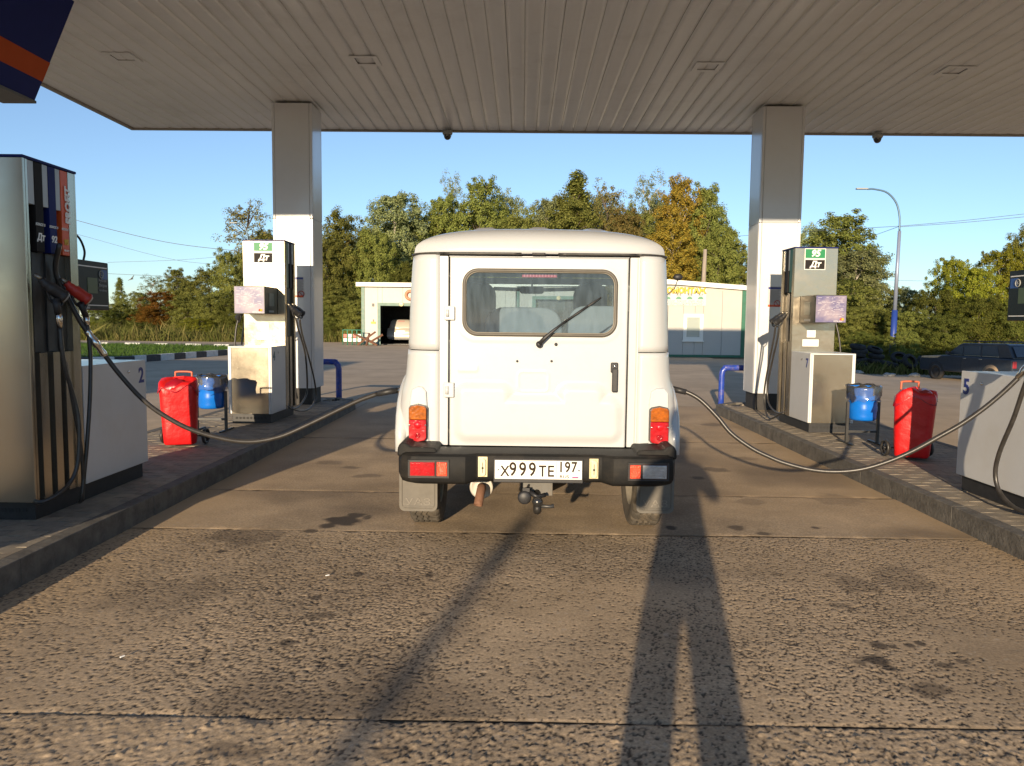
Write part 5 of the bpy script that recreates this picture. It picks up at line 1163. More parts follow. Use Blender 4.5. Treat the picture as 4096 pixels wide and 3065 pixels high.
# bumper ---------------------------------------------------------------
YB = 4.50
def RB(px, py, Y=YB): return aty(px, py, Y)
bp_ = bpy.data.objects.new('rear_bumper', None); C.objects.link(bp_); bp_.parent = T; bp_['_o'] = T['_o']
xl, xr = RB(1577, 1850).x, RB(2722, 1850).x; cl_, cr2 = RB(1898, 1850).x, RB(2418, 1850).x; zT, zB = RB(2150, 1824).z, RB(2150, 1936).z
b = MB(); sec = []   # plan outline: wraps round both corners
outl = [(xl, YR+.32), (xl+.004, YB+.14), (xl+.03, YB+.05), (xl+.09, YB+.008), (xl+.16, YB), (cl_-.055, YB), (cl_+.01, YB+.045), (cr2-.01, YB+.045), (cr2+.055, YB), (xr-.16, YB), (xr-.09, YB+.008), (xr-.03, YB+.05), (xr-.004, YB+.14), (xr, YR+.32)]
inn = [(xr-.05, YR+.32), (xr-.06, YB+.30), (cr2, YB+.30), (cl_, YB+.30), (xl+.06, YB+.30), (xl+.05, YR+.32)]
levels = [(zB-.003, .035), (zB+.012, .010), (zB+.035, .0), (zT-.045, .0), (zT-.014, .010), (zT-.002, .030), (zT, .06)]
rings = []
full = outl+inn
for (z, ins) in levels:
    ring = []
    for i, (x, y) in enumerate(full):
        if i < len(outl): x2 = x+(ins if x < XC-.6 else (-ins if x > XC+.6 else 0))*(1 if (i in (0, 1, 2, 3, 10, 11, 12, 13)) else 0); y2 = y+(ins if 2 <= i <= 11 else 0); z2 = z-(.012 if i in (0, 13) else 0)*0
        else: x2, y2 = x, y
        dz = 0
        if i in (5, 4, 3, 2, 8, 9, 10, 11) and z < zB+.04: dz = -.012
        ring.append(b.bm.verts.new((x2, y2, z+dz)))
    rings.append(ring)
nn = len(full)
for A, B_ in zip(rings, rings[1:]):
    for k in range(nn): b.bm.faces.new([A[k], A[(k+1) % nn], B_[(k+1) % nn], B_[k]])
b.bm.faces.new(rings[-1]); b.bm.faces.new(rings[0][::-1])
o = b.build('bumper_shell', BUMPERM, bp_, bevel=0)
m = o.modifiers.new('bev', 'BEVEL'); m.width = .010; m.segments = 3; m.limit_method = 'ANGLE'; m.angle_limit = radians(25)
for p_ in o.data.polygons: p_.use_smooth = True
# raised corner horns
for s in (-1, 1):
    xo = xl if s < 0 else xr; b = MB(); zz = RB(1600, 1768, 4.62).z
    P_ = [(xo-s*.002, zT-.03), (xo-s*.004, zz-.03), (xo-s*.022, zz), (xo-s*.06, zz-.004), (xo-s*.085, zz-.026), (xo-s*.11, zT+.030), (xo-s*.235, zT+.024), (xo-s*.25, zT-.01), (xo-s*.25, zT-.03)]
    b.prism([(x, YB+.09, z) for x, z in P_], (0, .50, 0)); b.build('corner_horn', BUMPERM, bp_, bevel=.012)
# lamp bays in the bumper
def bay(x0_, y0_, x1_, y1_, split, order):
    a, c = RB(x0_, y0_, YB-.001), RB(x1_, y1_, YB-.001); sp = RB(split, y0_, YB).x; b = MB(); g_ = .014; zt, zb = a.z+g_, c.z-g_; xa, xb = a.x-g_, c.x+g_
    for (p0_, p1_, z0_, z1_) in ((xa, xb, zt-.008, zt), (xa, xb, zb, zb+.008), (xa, xa+.008, zb+.008, zt-.008), (xb-.008, xb, zb+.008, zt-.008), (sp-.003, sp+.003, zb+.008, zt-.008)):
        b.box(p0_, p1_, YB-.008, YB+.01, z0_, z1_, .002, 1)
    b.build('bay_frame', BLACKPL, bp_)
    b = MB(); b.box(xa+.008, xb-.008, YB-.0025, YB-.001, zb+.008, zt-.008); b.build('bay_back', M('bay_brown', (.05,.02,.015), .5), bp_)
    for (nm, mt, xs0, xs1) in order(a.x, sp, c.x):
        b = MB(); b.box(xs0, xs1, YB-.010, YB-.003, c.z, a.z, .003, 2); b.build(nm, mt, bp_)
        b = MB()
        if nm != 'reflector':
            for k in range(int((xs1-xs0)/.008)-1): xx = xs0+.006+k*.008; b.box(xx, xx+.003, YB-.0112, YB-.0100, c.z+.006, a.z-.006)
            b.build('lens_ribs', mt, bp_)
bay(1641, 1848, 1788, 1904, 1743, lambda a, sp, c: (('fog_lamp', LENSR, a, sp-.006), ('reflector', LENSR2, sp+.006, c)))
bay(2521, 1861, 2666, 1916, 2567, lambda a, sp, c: (('reflector', LENSR2, a, sp-.006), ('reversing_lamp', LENSC, sp+.006, c)))
# number plate
YP = YB+.045; a, c = aty(1977, 1845, YP-.02), aty(2330, 1917, YP-.02)
pl_ = bpy.data.objects.new('number_plate', None); C.objects.link(pl_); pl_.parent = T; pl_['_o'] = T['_o']
cxp, czp = (a.x+c.x)/2, (a.z+c.z)/2; PW, PH = .52, .112
b = MB(); b.box(cxp-PW/2-.009, cxp+PW/2+.009, YP-.012, YP-.001, czp-PH/2-.024, czp+PH/2+.008, .005, 2); b.build('plate_frame', BLACKPL, pl_)
b = MB(); b.box(cxp-PW/2, cxp+PW/2, YP-.0145, YP-.012, czp-PH/2, czp+PH/2, .001, 1); b.build('plate', M('plate_white', (.80,.80,.76), .35), pl_)
INK = M('plate_ink', (.028,.018,.010), .6, spec=.15)
xp = cxp-PW/2; fy = YP-.0155
def ptxt(s_, size, x, z, sx=1.0, m_=INK, of=.0020, n_='plate_character'): text(s_, size, (x, fy, z), '-Y', m_, pl_, name=n_, ext=.0006, offset=of, sx=sx)
ptxt('X', .090, xp+.060, czp-.012, .82, of=.0016); 
for k in range(3): ptxt('9', .116, xp+.108+k*.058, czp-.001, .80)
ptxt('Т', .088, xp+.285, czp-.012, .85); ptxt('Е', .088, xp+.335, czp-.012, .85)
for k, ch in enumerate('197'): ptxt(ch, .088, xp+.395+k*.039, czp+.016, .80)
ptxt('RUS', .026, xp+.415, czp-.040, 1.25, INK, .0004)
b = MB(); b.box(xp+.367, xp+.3685, fy-.0006, fy+.001, czp-PH/2+.004, czp+PH/2-.004); b.build('plate_divider', INK, pl_)
for i, (cc, nm) in enumerate((((.75,.75,.75), 'flag_white'), ((.05,.08,.35), 'flag_blue'), ((.6,.03,.03), 'flag_red'))):
    b = MB(); b.box(xp+.462, xp+.500, fy-.0006, fy+.001, czp-.037-.0055*i, czp-.032-.0055*i); b.build('flag_stripe', M(nm, cc, .4), pl_)
for sx_ in (.018, PW-.018):
    b = MB(); b.lathe([(0, -.004), (.006, -.003), (.006, 0), (0, 0)], (xp+sx_, fy+.0005, czp), 'Y', 10); b.build('plate_screw', CHROME, pl_)
# plate lights either side
for (x0_, y0_, x1_, y1_) in ((1913, 1827, 1949, 1907), (2358, 1835, 2392, 1915)):
    a, c = aty(x0_, y0_, YP), aty(x1_, y1_, YP); xm = (a.x+c.x)/2; zm = (a.z+c.z)/2
    q = bpy.data.objects.new('plate_bracket', None); C.objects.link(q); q.parent = T; q['_o'] = T['_o']
    b = MB(); b.box(a.x, c.x, YP-.004, YP, c.z, a.z); b.build('backing', BRASS, q)
    P_ = rr_ring(xm-.019, xm+.019, c.z+.004, a.z-.008, .0185, YP-.022, 5); b = MB(); b.prism(P_, (0, .018, 0)); b.build('oval_cover', M('cream_cover', (.66,.60,.40), .35, .2), q, bevel=.004)
    b = MB(); b.box(xm-.002, xm+.002, YP-.0235, YP-.022, zm-.034, zm+.030); b.lathe([(0, -.003), (.007, -.002), (.007, 0)], (xm, YP-.022, zm-.004), 'Y', 10); b.build('slot', DARKMET, q)
# under-body ------------------------------------------------------------
b = MB()
for s in (-1, 1): b.box(XC+s*.36-.04, XC+s*.36+.04, 4.85, 8.7, .52, .60)
b.box(XC-.55, XC+.55, 4.84, 4.92, .54, .60); b.box(XC-.55, XC+.55, 6.2, 6.3, .5, .58); b.build('chassis_frame', M('chassis_black', (.03,.027,.024), .7, var=.3), T)
b = MB(); b.box(XC-.79, XC+.79, 5.98, 8.6, .60, .66); b.build('floor_pan', DARKMET, T)
b = MB(); b.box(XC-.60, XC+.60, YR+.06, 6.0, .62, .68); b.build('load_floor', DARKMET, T)
WY, FWY = 5.47, 7.85; WR = .36
b = MB(); b.tube([(XC-.68, WY, WR), (XC+.68, WY, WR)], .04, 10); b.lathe([(.0, -.15), (.10, -.10), (.15, 0), (.10, .10), (0, .15)], (XC+.12, WY, WR+.02), 'X', 16); b.tube([(XC+.12, WY, WR+.03), (XC+.12, 6.9, .48)], .03, 8); b.build('rear_axle', M('axle_black', (.025,.022,.02), .6, var=.3), T)
b = MB(); b.tube([(XC-.68, FWY, WR), (XC+.68, FWY, WR)], .04, 10); b.build('front_axle', DARKMET, T)
def wheel(x, y, s):
    w = bpy.data.objects.new('wheel', None); C.objects.link(w); w.parent = T; w['_o'] = T['_o']
    seg = 120; hwid = .108
    prof = [(.215, -hwid*.85), (.26, -hwid*.98), (.31, -hwid*1.03), (.338, -hwid*.96), (.352, -hwid*.86)]
    xs_ = [-.082, -.058, -.054, -.046, -.042, -.018, -.014, -.006, -.002, .020, .024, .032, .036, .058, .082]
    gro = [0, 0, 1, 1, 0, 0, 1, 1, 0, 0, 1, 1, 0, 0, 0]
    b = MB(); rings = []
    allp = [(r, h, 0, 0) for r, h in prof]+[(.360 if not g_ else .349, h, 1, g_) for h, g_ in zip(xs_, gro)]+[(r, -h, 0, 0) for r, h in prof[::-1]]
    for (r, h, tr, g_) in allp:
        ring = []
        for k in range(seg):
            a = 2*pi*k/seg; hh_ = h+(.0065*(1 if k % 4 < 2 else -1) if tr and abs(h) < .07 else 0)
            r2 = r-(.007 if (tr and abs(h) > .07 and k % 4 == 0) or (tr and not g_ and k % 6 == 0) else 0)
            if (not tr) and r > .33 and k % 4 == 0: r2 = r-.006
            ring.append(b.bm.verts.new((x+hh_, y+r2*cos(a), WR+r2*sin(a))))
        rings.append(ring)
    for A, B_ in zip(rings, rings[1:]):
        for k in range(seg): b.bm.faces.new([A[k], A[(k+1) % seg], B_[(k+1) % seg], B_[k]])
    b.build('tyre', TYRE, w)
    b = MB(); b.lathe([(.215, -hwid*.85), (.20, -hwid*.8), (.19, -.05), (.15, -.03*s-.01), (.08, .0), (.0, .0)], (x, y, WR), 'X', 32); b.lathe([(.215, hwid*.85), (.20, hwid*.8), (.19, .05), (.15, .02)], (x, y, WR), 'X', 32)
    b.build('rim', M('dusty_rim', (.30,.27,.22), .6, .3, var=.2), w)
for (x, y, s) in ((XC-.768, WY, -1), (XC+.768, WY, 1), (XC-.768, FWY, -1), (XC+.768, FWY, 1)): wheel(x, y, s)
# mudflaps
for (x0_, y0_, x1_, y1_, s) in ((1597, 1925, 1749, 2046, -1), (2548, 1930, 2694, 2055, 1)):
    a, c = aty(x0_, y0_, 4.97), aty(x1_, y1_, 4.97); fl = bpy.data.objects.new('mudflap', None); C.objects.link(fl); fl.parent = T; fl['_o'] = T['_o']
    FLM = M('dusty_flap_rubber', (.13,.118,.10), .7, var=.2, vscale=6, dirt=(.22,.19,.15), dscale=5, damt=.5)
    P_ = rr_ring(a.x, c.x, c.z, a.z+.25, .035, 4.97, 5); b = MB(); b.prism(P_, (0, .010, 0)); b.build('flap', FLM, fl)
    P_ = rr_ring(a.x+.018, c.x-.018, c.z+.02, a.z+.2, .028, 4.968, 5); b = MB(); b.tube(P_+[P_[0]], .0028, 5, cap=False); b.build('rib', FLM, fl)
    text('УАЗ', .062, ((a.x+c.x)/2, 4.968, c.z+.062), '-Y', M('flap_letters', (.19,.17,.145), .7), fl, sx=1.45, ext=.002, name='embossed_letters')
    b = MB(); b.box((a.x+c.x)/2-.10, (a.x+c.x)/2+.10, 4.965, 4.969, c.z+.026, c.z+.034); b.build('rib', FLM, fl)
# muffler and pipe
pm = aty(1925, 1962, 5.05); b = MB(); b.lathe([(0, .0), (.03, .0), (.062, .008), (.075, .0), (.079, .008), (.073, .02), (.073, .45), (0, .45)], (pm.x, 5.05, pm.z+.02), 'Y', 32); b.build('muffler', M('muffler_pale', (.42,.40,.36), .5, .3, var=.1, dirt=(.35,.2,.1), dscale=12, damt=.5), T)
pp = [aty(1926, 1948, 5.05), aty(1927, 1950, 4.98), aty(1925, 1958, 4.93), aty(1919, 1985, 4.89), aty(1912, 2022, 4.86)]
b = MB(); b.tube(smooth_path(pp, 4), .029, 14, cap=False); o = b.build('exhaust_pipe', RUST, T); m = o.modifiers.new('thick', 'SOLIDIFY'); m.thickness = .003
# hitch
hit = bpy.data.objects.new('tow_hitch', None); C.objects.link(hit); hit.parent = T; hit['_o'] = T['_o']
GREYM = M('hitch_grey', (.13,.125,.115), .6, .3, var=.2, dirt=(.2,.15,.1), dscale=14, damt=.5)
a, c = aty(2092, 1930, 4.66), aty(2210, 1984, 4.66); b = MB(); b.box(a.x, c.x, 4.66, 4.675, c.z, a.z+.06, .002, 1); b.box(a.x, a.x+.012, 4.675, 4.85, c.z, a.z+.06); b.box(c.x-.012, c.x, 4.675, 4.85, c.z, a.z+.06); b.build('bracket', GREYM, hit)
p = aty(2150, 2008, 4.50); b = MB(); b.sphere((p.x, 4.50, p.z), .033, 18); b.build('ball_cap', M('ball_black', (.02,.02,.02), .25, coat=.5), hit)
b = MB(); b.tube([(p.x, 4.50, p.z-.02), (p.x, 4.50, p.z-.045), (p.x, 4.53, p.z-.060), (p.x, 4.60, p.z-.03), (p.x, 4.70, p.z+.04)], [.018, .024, .026, .024, .024], 10); b.build('ball_stem', M('stem_black', (.03,.028,.026), .5, .3), hit)
q = aty(2098, 1990, 4.56); b = MB(); b.lathe([(0, 0), (.030, 0), (.041, .01), (.041, .045), (.034, .055), (0, .055)], (q.x, 4.54, q.z), 'Y', 18); b.box(q.x-.012, q.x+.03, 4.555, 4.57, q.z+.035, q.z+.058); b.build('trailer_socket', BLACKPL, hit)
b = MB(); q1 = aty(2118, 1968, 4.58); q2 = aty(2148, 1988, 4.55); b.tube([q1, q2, aty(2180, 1980, 4.58)], [.018, .012, .014], 8); b.build('socket_flap', BLACKPL, hit)
b = MB(); b.tube([(p.x+.02, 4.52, p.z-.03), (p.x+.07, 4.53, p.z-.035), (p.x+.10, 4.53, p.z-.03)], [.012, .010, .013], 8); b.build('hitch_bolt', DARKMET, hit)
b = MB(); b.tube(smooth_path([(XC-.02, 4.82, .52), (XC-.04, 4.70, .47), (q.x, 4.60, q.z+.01)], 5), .008, 7); b.build('cable', BLACKPL, hit)
# gap bits above the bumper
b = MB(); b.box(XC-.60, XC+.60, YB+.30, YR+.03, zT-.05, zT-.03); b.build('bumper_bracket', GREYM, T)
# cabin ---------------------------------------------------------------
cab = bpy.data.objects.new('cabin', None); C.objects.link(cab); cab.parent = T; cab['_o'] = T['_o']
def seat(x0, x1, y, z0, z1, r, mt, nm='seat_back', th=.12):
    P_ = rr_ring(x0, x1, z0, z1, r, y, 6); b = MB(); b.prism(P_, (0, th, 0)); return b.build(nm, mt, cab, bevel=.012)
YS = 5.75
a = R_(1942, 1228, YS); c = R_(2248, 1350, YS); seat(a.x, c.x, YS, .95, a.z, .14, SEATG)
a = R_(2272, 1223, YS); seat(a.x, XC+.72, YS, .95, a.z, .13, SEATG)
YF = 6.7
a = R_(1858, 1127, YF); c = R_(1982, 1225, YF); seat(a.x-.12, c.x, YF, .9, a.z, .12, SEATN)
a = R_(2298, 1128, YF); c = R_(2428, 1225, YF); seat(a.x, c.x, YF, .9, a.z, .12, SEATN)
b = MB(); b.box(XC-.78, XC+.78, 7.28, 7.40, .95, 1.22, .02, 2); b.build('dashboard', SEATN, cab)
b = MB(); b.box(XC-.74, XC+.74, YR+.22, 7.3, 1.865, 1.885); b.build('headliner', M('headliner_grey', (.16,.18,.22), .8), cab)
YM = 7.10; a = R_(2079, 1145, YM); c = R_(2176, 1176, YM); P_ = rr_ring(a.x, c.x, c.z, a.z, .028, YM, 5); b = MB(); b.prism(P_, (0, .03, 0)); b.build('mirror', SEATN, cab, bevel=.006)
b = MB(); m0 = R_(2128, 1145, YM); m1 = R_(2128, 1112, YM); b.tube([m0, m1], .009, 6); b.build('mirror_stalk', SEATN, cab)
b = MB(); b.tube([R_(1975, 1155, 7.2), R_(2075, 1158, 7.2), R_(2180, 1160, 7.2), R_(2300, 1157, 7.2), R_(2420, 1155, 7.2)], .018, 6); b.build('roll_bar', SEATN, cab)
# windscreen frame + bonnet + front wings
for s in (-1, 1):
    b = MB(); x0_, x1_ = sorted((XC+s*.76, XC+s*.80)); b.box(x0_, x1_, 7.40, 7.45, 1.22, 1.86); b.build('windscreen_pillar', TRUCKW, T)
b = MB(); b.box(XC-.80, XC+.80, 7.40, 7.45, 1.805, 1.864); b.box(XC-.76, XC+.76, 7.40, 7.45, 1.20, 1.245); b.build('windscreen_frame', TRUCKW, T)
b = MB(); b.box(XC-.76, XC+.76, 7.415, 7.421, 1.245, 1.805); b.build('windscreen', GLASSC, T)
b = MB(); b.box(XC-.50, XC+.50, 7.46, 8.72, .70, 1.17, .05, 3); b.build('bonnet', TRUCKW, T)
for s in (-1, 1):
    b = MB(); x0_, x1_ = sorted((XC+s*.52, XC+s*.84)); b.box(x0_, x1_, 7.46, 8.68, .72, .98, .04, 2); b.build('front_wing', TRUCKW, T)
    if s < 0: continue
    q = bpy.data.objects.new('door_mirror', None); C.objects.link(q); q.parent = T; q['_o'] = T['_o']
a_, c_ = aty(2692, 1094, 7.3), aty(2732, 1124, 7.3)
for o_ in [o for o in bpy.data.objects if o.name.startswith('door_mirror')]: pass
mirs = [o for o in bpy.data.objects if o.name.startswith('door_mirror')]
for q, s in zip(mirs, (1,)):
    xm_ = (a_.x+c_.x)/2 if s > 0 else 2*XC-(a_.x+c_.x)/2; zm_ = (a_.z+c_.z)/2
    b = MB(); b.lathe([(0, -.02), (.03, -.018), (.045, 0), (.04, .02), (0, .03)], (xm_, 7.30, zm_), 'Y', 20); b.bm.transform(Matrix.Translation((xm_, 7.3, zm_)) @ Matrix.Diagonal((1.0, 1, .72, 1)) @ Matrix.Translation((-xm_, -7.3, -zm_))); b.build('mirror_shell', BLACKPL, q)
    b = MB(); b.tube([(xm_, 7.32, zm_-.03), (xm_-.02, 7.34, zm_-.10), (XC+s*.84, 7.40, 1.30)], .005, 6); b.build('mirror_arm', BLACKPL, q)

# ================================================================ BUILDINGS
def wall_panels(P, p0, p1, z0, z1, widths, mat, th=.08, holes=(), gap=.012):
    """vertical sandwich panels from p0 to p1 (XY); holes: (u0,u1,z0,z1) left open"""
    d = (p1-p0).normalized(); nrm = Vector((d.y, -d.x, 0)); L = (p1-p0).length; u = 0
    cuts = []; 
    while u < L-1e-3: cuts.append((u, min(u+widths, L))); u += widths
    for (a, c) in cuts:
        segs = [(a, c, z0, z1)]
        for (h0, h1, hz0, hz1) in holes:
            new = []
            for (s0, s1, q0, q1) in segs:
                if h1 <= s0 or h0 >= s1 or hz1 <= q0 or hz0 >= q1: new.append((s0, s1, q0, q1)); continue
                if h0 > s0: new.append((s0, h0, q0, q1))
                if h1 < s1: new.append((h1, s1, q0, q1))
                m0, m1 = max(s0, h0), min(s1, h1)
                if hz0 > q0: new.append((m0, m1, q0, hz0))
                if hz1 < q1: new.append((m0, m1, hz1, q1))
            segs = new
        for (s0, s1, q0, q1) in segs:
            if s1-s0 < .03: continue
            b = MB(); e = gap/2
            pts_ = [p0+d*(s0+e), p0+d*(s1-e), p0+d*(s1-e)-nrm*th, p0+d*(s0+e)-nrm*th]
            b.prism([(v.x, v.y, q0) for v in pts_], (0, 0, q1-q0)); b.build('wall_panel', mat, P)
def bar(P, p0, p1, z0, z1, proud, th, mat, nm):
    d = (p1-p0).normalized(); nrm = Vector((d.y, -d.x, 0)); b = MB()
    pts_ = [p0+nrm*proud, p1+nrm*proud, p1+nrm*(proud-th), p0+nrm*(proud-th)]
    b.prism([(v.x, v.y, z0) for v in pts_], (0, 0, z1-z0)); return b.build(nm, mat, P)
ROOFW = M('roof_fascia_white', (.80,.78,.70), .45)
# garage A (open door with a car in it)
ga0 = aty(1448, 1370, 45.0); ga0.z = 0; ga1 = aty(2061, 1370, 45.0); ga1.z = 0
A = thing('garage', ((ga0.x+ga1.x)/2, 47, 0), 'low cream garage with open green framed doorway seen left of the truck', 'building')
u0 = aty(1512, 1370, 45).x-ga0.x; u1 = aty(1700, 1370, 45).x-ga0.x; zd = aty(1600, 1224, 45).z; zf = aty(1500, 1147, 45).z; zt_ = aty(1500, 1131, 45).z
wall_panels(A, ga0, ga1, 0, zf, 1.2, WALLP, holes=[(u0, u1, -1, zd)])
g_l = Vector((ga0.x, 51.5, 0)); wall_panels(A, g_l, Vector((ga0.x, 45.08, 0)), 0, zf, 1.2, WALLP)
wall_panels(A, Vector((ga1.x, 45.08, 0)), Vector((ga1.x, 51.5, 0)), 0, zf, 1.2, WALLP)
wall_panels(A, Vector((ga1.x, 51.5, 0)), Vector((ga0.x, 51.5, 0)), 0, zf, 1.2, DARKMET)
fr0, fr1 = ga0+Vector((u0-.02, 0, 0)), ga0+Vector((u1+.02, 0, 0))
bar(A, fr0, fr0+Vector((.17, 0, 0)), 0, zd, .05, .12, GREENP, 'door_frame'); bar(A, fr1-Vector((.17, 0, 0)), fr1, 0, zd, .05, .12, GREENP, 'door_frame'); bar(A, fr0, fr1, zd-.002, zd+.17, .052, .12, GREENP, 'door_frame')
bar(A, ga0-Vector((.02, 0, 0)), ga0+Vector((.17, 0, 0)), 0, zf-.01, .04, .1, GREENP, 'corner_trim'); bar(A, ga0+Vector((.17, 0, 0)), fr0, 0, .12, .03, .1, GREENP, 'base_trim')
lf = ga0-Vector((.28, 0, 0)); bar(A, lf, ga1+Vector((.05, 0, 0)), zf, zt_, .30, .12, ROOFW, 'roof_fascia')
b = MB(); b.box(ga0.x-.28, ga1.x, 45.0-.18, 51.6, zt_-.08, zt_-.02); b.build('roof', GREYL, A)
b = MB(); b.box(ga0.x+.1, ga1.x-.1, 45.1, 51.4, .0, .02); b.build('floor_slab', DARKMET, A)
pz = aty(1640, 1181, 44.9)
b = MB(); P_ = [Vector((pz.x+.235*cos(a), 44.9, pz.z+.235*sin(a))) for a in np.linspace(0, 2*pi, 25)]; b.tube(P_, .085, 8, cap=False); o = b.build('orange_ring_sign', M('salmon_ring', (.60,.22,.12), .5), A)
pz = aty(1605, 1217, 44.86); b = MB(); b.lathe([(0, -.03), (.11, -.03), (.13, -.02), (.13, .0), (0, 0)], (pz.x, 44.9, pz.z), 'Y', 20); b.build('round_lamp', M('cream_round', (.75,.62,.35), .4), A)
for (x0_, y0_, x1_, y1_, mt, nm) in ((1488, 1214, 1496, 1226, DARKMET, 'small_plate'), (1484, 1287, 1502, 1295, YELL, 'wall_sign'), (1491, 1278, 1495, 1287, ORANGE, 'wall_bell')):
    a, c = aty(x0_, y0_, 44.96), aty(x1_, y1_, 44.96); b = MB(); b.box(a.x, c.x, 44.94, 44.995, c.z, a.z); b.build(nm, mt, A)
# workshop B (behind the truck) and C (with the sign)
gb1 = aty(2420, 1370, 42.0); gb1.z = 0; gb0 = Vector((ga1.x+.06, 44.0, 0)); gb1 = Vector((gb1.x, 42.6, 0))
B = thing('workshop', ((gb0.x+gb1.x)/2, 46, 0), 'cream workshop with green trim and round yellow lamp, seen through the truck windows', 'building')
zbt = aty(2100, 1129, 44).z
L_ = (gb1-gb0).length; hu0 = aty(2131, 1300, 43.9).x-gb0.x; wall_panels(B, gb0, gb1, 0, zbt-.25, 1.1, WALLP, holes=[(hu0+.2, hu0+2.7, -1, aty(2150, 1198, 43.7).z)])
dB = (gb1-gb0).normalized(); zdB = aty(2150, 1198, 43.7).z
bar(B, gb0+dB*(hu0), gb0+dB*(hu0+.2), 0, zdB, .04, .1, GREENP, 'door_frame'); bar(B, gb0+dB*(hu0+2.7), gb0+dB*(hu0+2.9), 0, zdB, .04, .1, GREENP, 'door_frame'); bar(B, gb0+dB*hu0, gb0+dB*(hu0+2.9), zdB, zdB+.18, .04, .1, GREENP, 'door_frame')
bar(B, gb0+dB*(hu0+.2), gb0+dB*(hu0+2.7), 0, zdB, -.5, .05, DARKMET, 'doorway_sheet')  # dark sheet set back inside the workshop doorway
bar(B, gb0+dB*.02, gb0+dB*.18, 0, zbt-.3, .04, .1, GREENP, 'corner_trim'); bar(B, gb0-dB*.1, gb1+dB*.1, zbt-.25, zbt, .25, .12, ROOFW, 'roof_fascia')
b = MB(); b.box(gb0.x, gb1.x+.2, 44.1, 50, zbt-.1, zbt-.04); b.build('roof', GREYL, B)
pz = aty(2234, 1193, 43.2); b = MB(); b.lathe([(0, -.03), (.12, -.03), (.12, .0), (0, 0)], (pz.x, pz.y, pz.z), 'Y', 20); b.build('round_lamp', MATS['cream_round'], B)
# C
c0 = aty(2560, 1430, 32.0); c0.z = 0; c0 = aty(2560, 1430, 33.0); c0.z = 0; c1 = aty(2961, 1430, 33.0); c1.z = 0; dC = (c1-c0).normalized(); LC = (c1-c0).length
def onC(px, py):            # photo pixel -> (u, z) on wall C
    d = ray(px, py); nrm = Vector((dC.y, -dC.x, 0)); t = (c0).dot(nrm)/Vector((d.x, d.y, 0)).dot(nrm); w = Vector((d.x*t, d.y*t, 0)); return (w-c0).dot(dC), CAM_H+d.z*t
CC = thing('tyre_workshop', ((c0.x+c1.x)/2+.5, 36, 0), 'cream tyre workshop with yellow lettered banner and one small window, right of the truck', 'building')
zc_l = onC(2673, 1137)[1]; zc_top_l = onC(2673, 1119)[1]; uR, zc_top_r = onC(2976, 1143); zc_r = onC(2976, 1161)[1]
w0 = onC(2734, 1256); w1 = onC(2811, 1363)
wall_panels(CC, c0, c1, .10, min(zc_l, zc_r)-.02, 1.15, WALLP, holes=[(w0[0], w1[0], w1[1], w0[1])])
def slopebar(z0l, z0r, z1l, z1r, proud, th, mat, nm, ua=-.1, ub=None):
    ub = ub if ub else LC+.35; nrm = Vector((dC.y, -dC.x, 0)); b = MB(); a = c0+dC*ua; c = c0+dC*ub
    f = lambda zl, zr, u: zl+(zr-zl)*(u-onC(2673, 1119)[0])/(uR-onC(2673, 1119)[0])
    b.prism([(a+nrm*proud)+Vector((0, 0, f(z0l, z0r, ua))), (c+nrm*proud)+Vector((0, 0, f(z0l, z0r, ub))), (c+nrm*proud)+Vector((0, 0, f(z1l, z1r, ub))), (a+nrm*proud)+Vector((0, 0, f(z1l, z1r, ua)))], -nrm*th); return b.build(nm, mat, CC)
slopebar(zc_l, zc_r, zc_top_l, zc_top_r, .18, .14, ROOFW, 'roof_fascia')
slopebar(min(zc_l, zc_r)-.03, min(zc_l, zc_r)-.03, zc_l+.01, zc_r+.01, -.01, .06, WALLP, 'upper_wall', 0, LC)
nC = Vector((dC.y, -dC.x, 0))
b = MB(); b.prism([(p.x, p.y, zc_l-.05) for p in (c0-nC*-.1, c1-nC*-.1, c1-nC*5, c0-nC*5)], (0, 0, .05)); b.build('roof', GREYL, CC)
wall_panels(CC, c1, c1-nC*5, .1, min(zc_l, zc_r)-.05, 1.2, GREEND)
bar(CC, c1, c1+dC*.22, 0, zc_r-.02, .03, .1, GREEND, 'corner_trim'); bar(CC, c0, c1, 0, .098, .02, .1, GREEND, 'base_trim')
# window
def onwall(u, z, off): p = c0+dC*u+nC*off; return Vector((p.x, p.y, z))
WN = bpy.data.objects.new('window', None); C.objects.link(WN); WN.parent = CC; WN['_o'] = CC['_o']
fw = .15; U0, U1, Z0, Z1 = w0[0], w1[0], w1[1], w0[1]
for (a, c, q, r_) in ((U0, U1, Z0, Z0+fw), (U0, U1, Z1-fw, Z1), (U0, U0+fw, Z0+fw, Z1-fw), (U1-fw, U1, Z0+fw, Z1-fw)):
    b = MB(); b.prism([onwall(a, q, .03), onwall(c, q, .03), onwall(c, r_, .03), onwall(a, r_, .03)], -nC*.08); b.build('frame', ROOFW, WN)
b = MB(); b.prism([onwall(U0+fw, Z0+fw, -.02), onwall(U1-fw, Z0+fw, -.02), onwall(U1-fw, Z1-fw, -.02), onwall(U0+fw, Z1-fw, -.02)], -nC*.01); b.build('pane', M('frosted_pane', (.36,.40,.36), .15, coat=.6), WN)
b = MB(); b.prism([onwall(U0-.04, Z0-.05, .08), onwall(U1+.04, Z0-.05, .08), onwall(U1+.04, Z0, .08), onwall(U0-.04, Z0, .08)], -nC*.10); b.build('sill', ROOFW, WN)
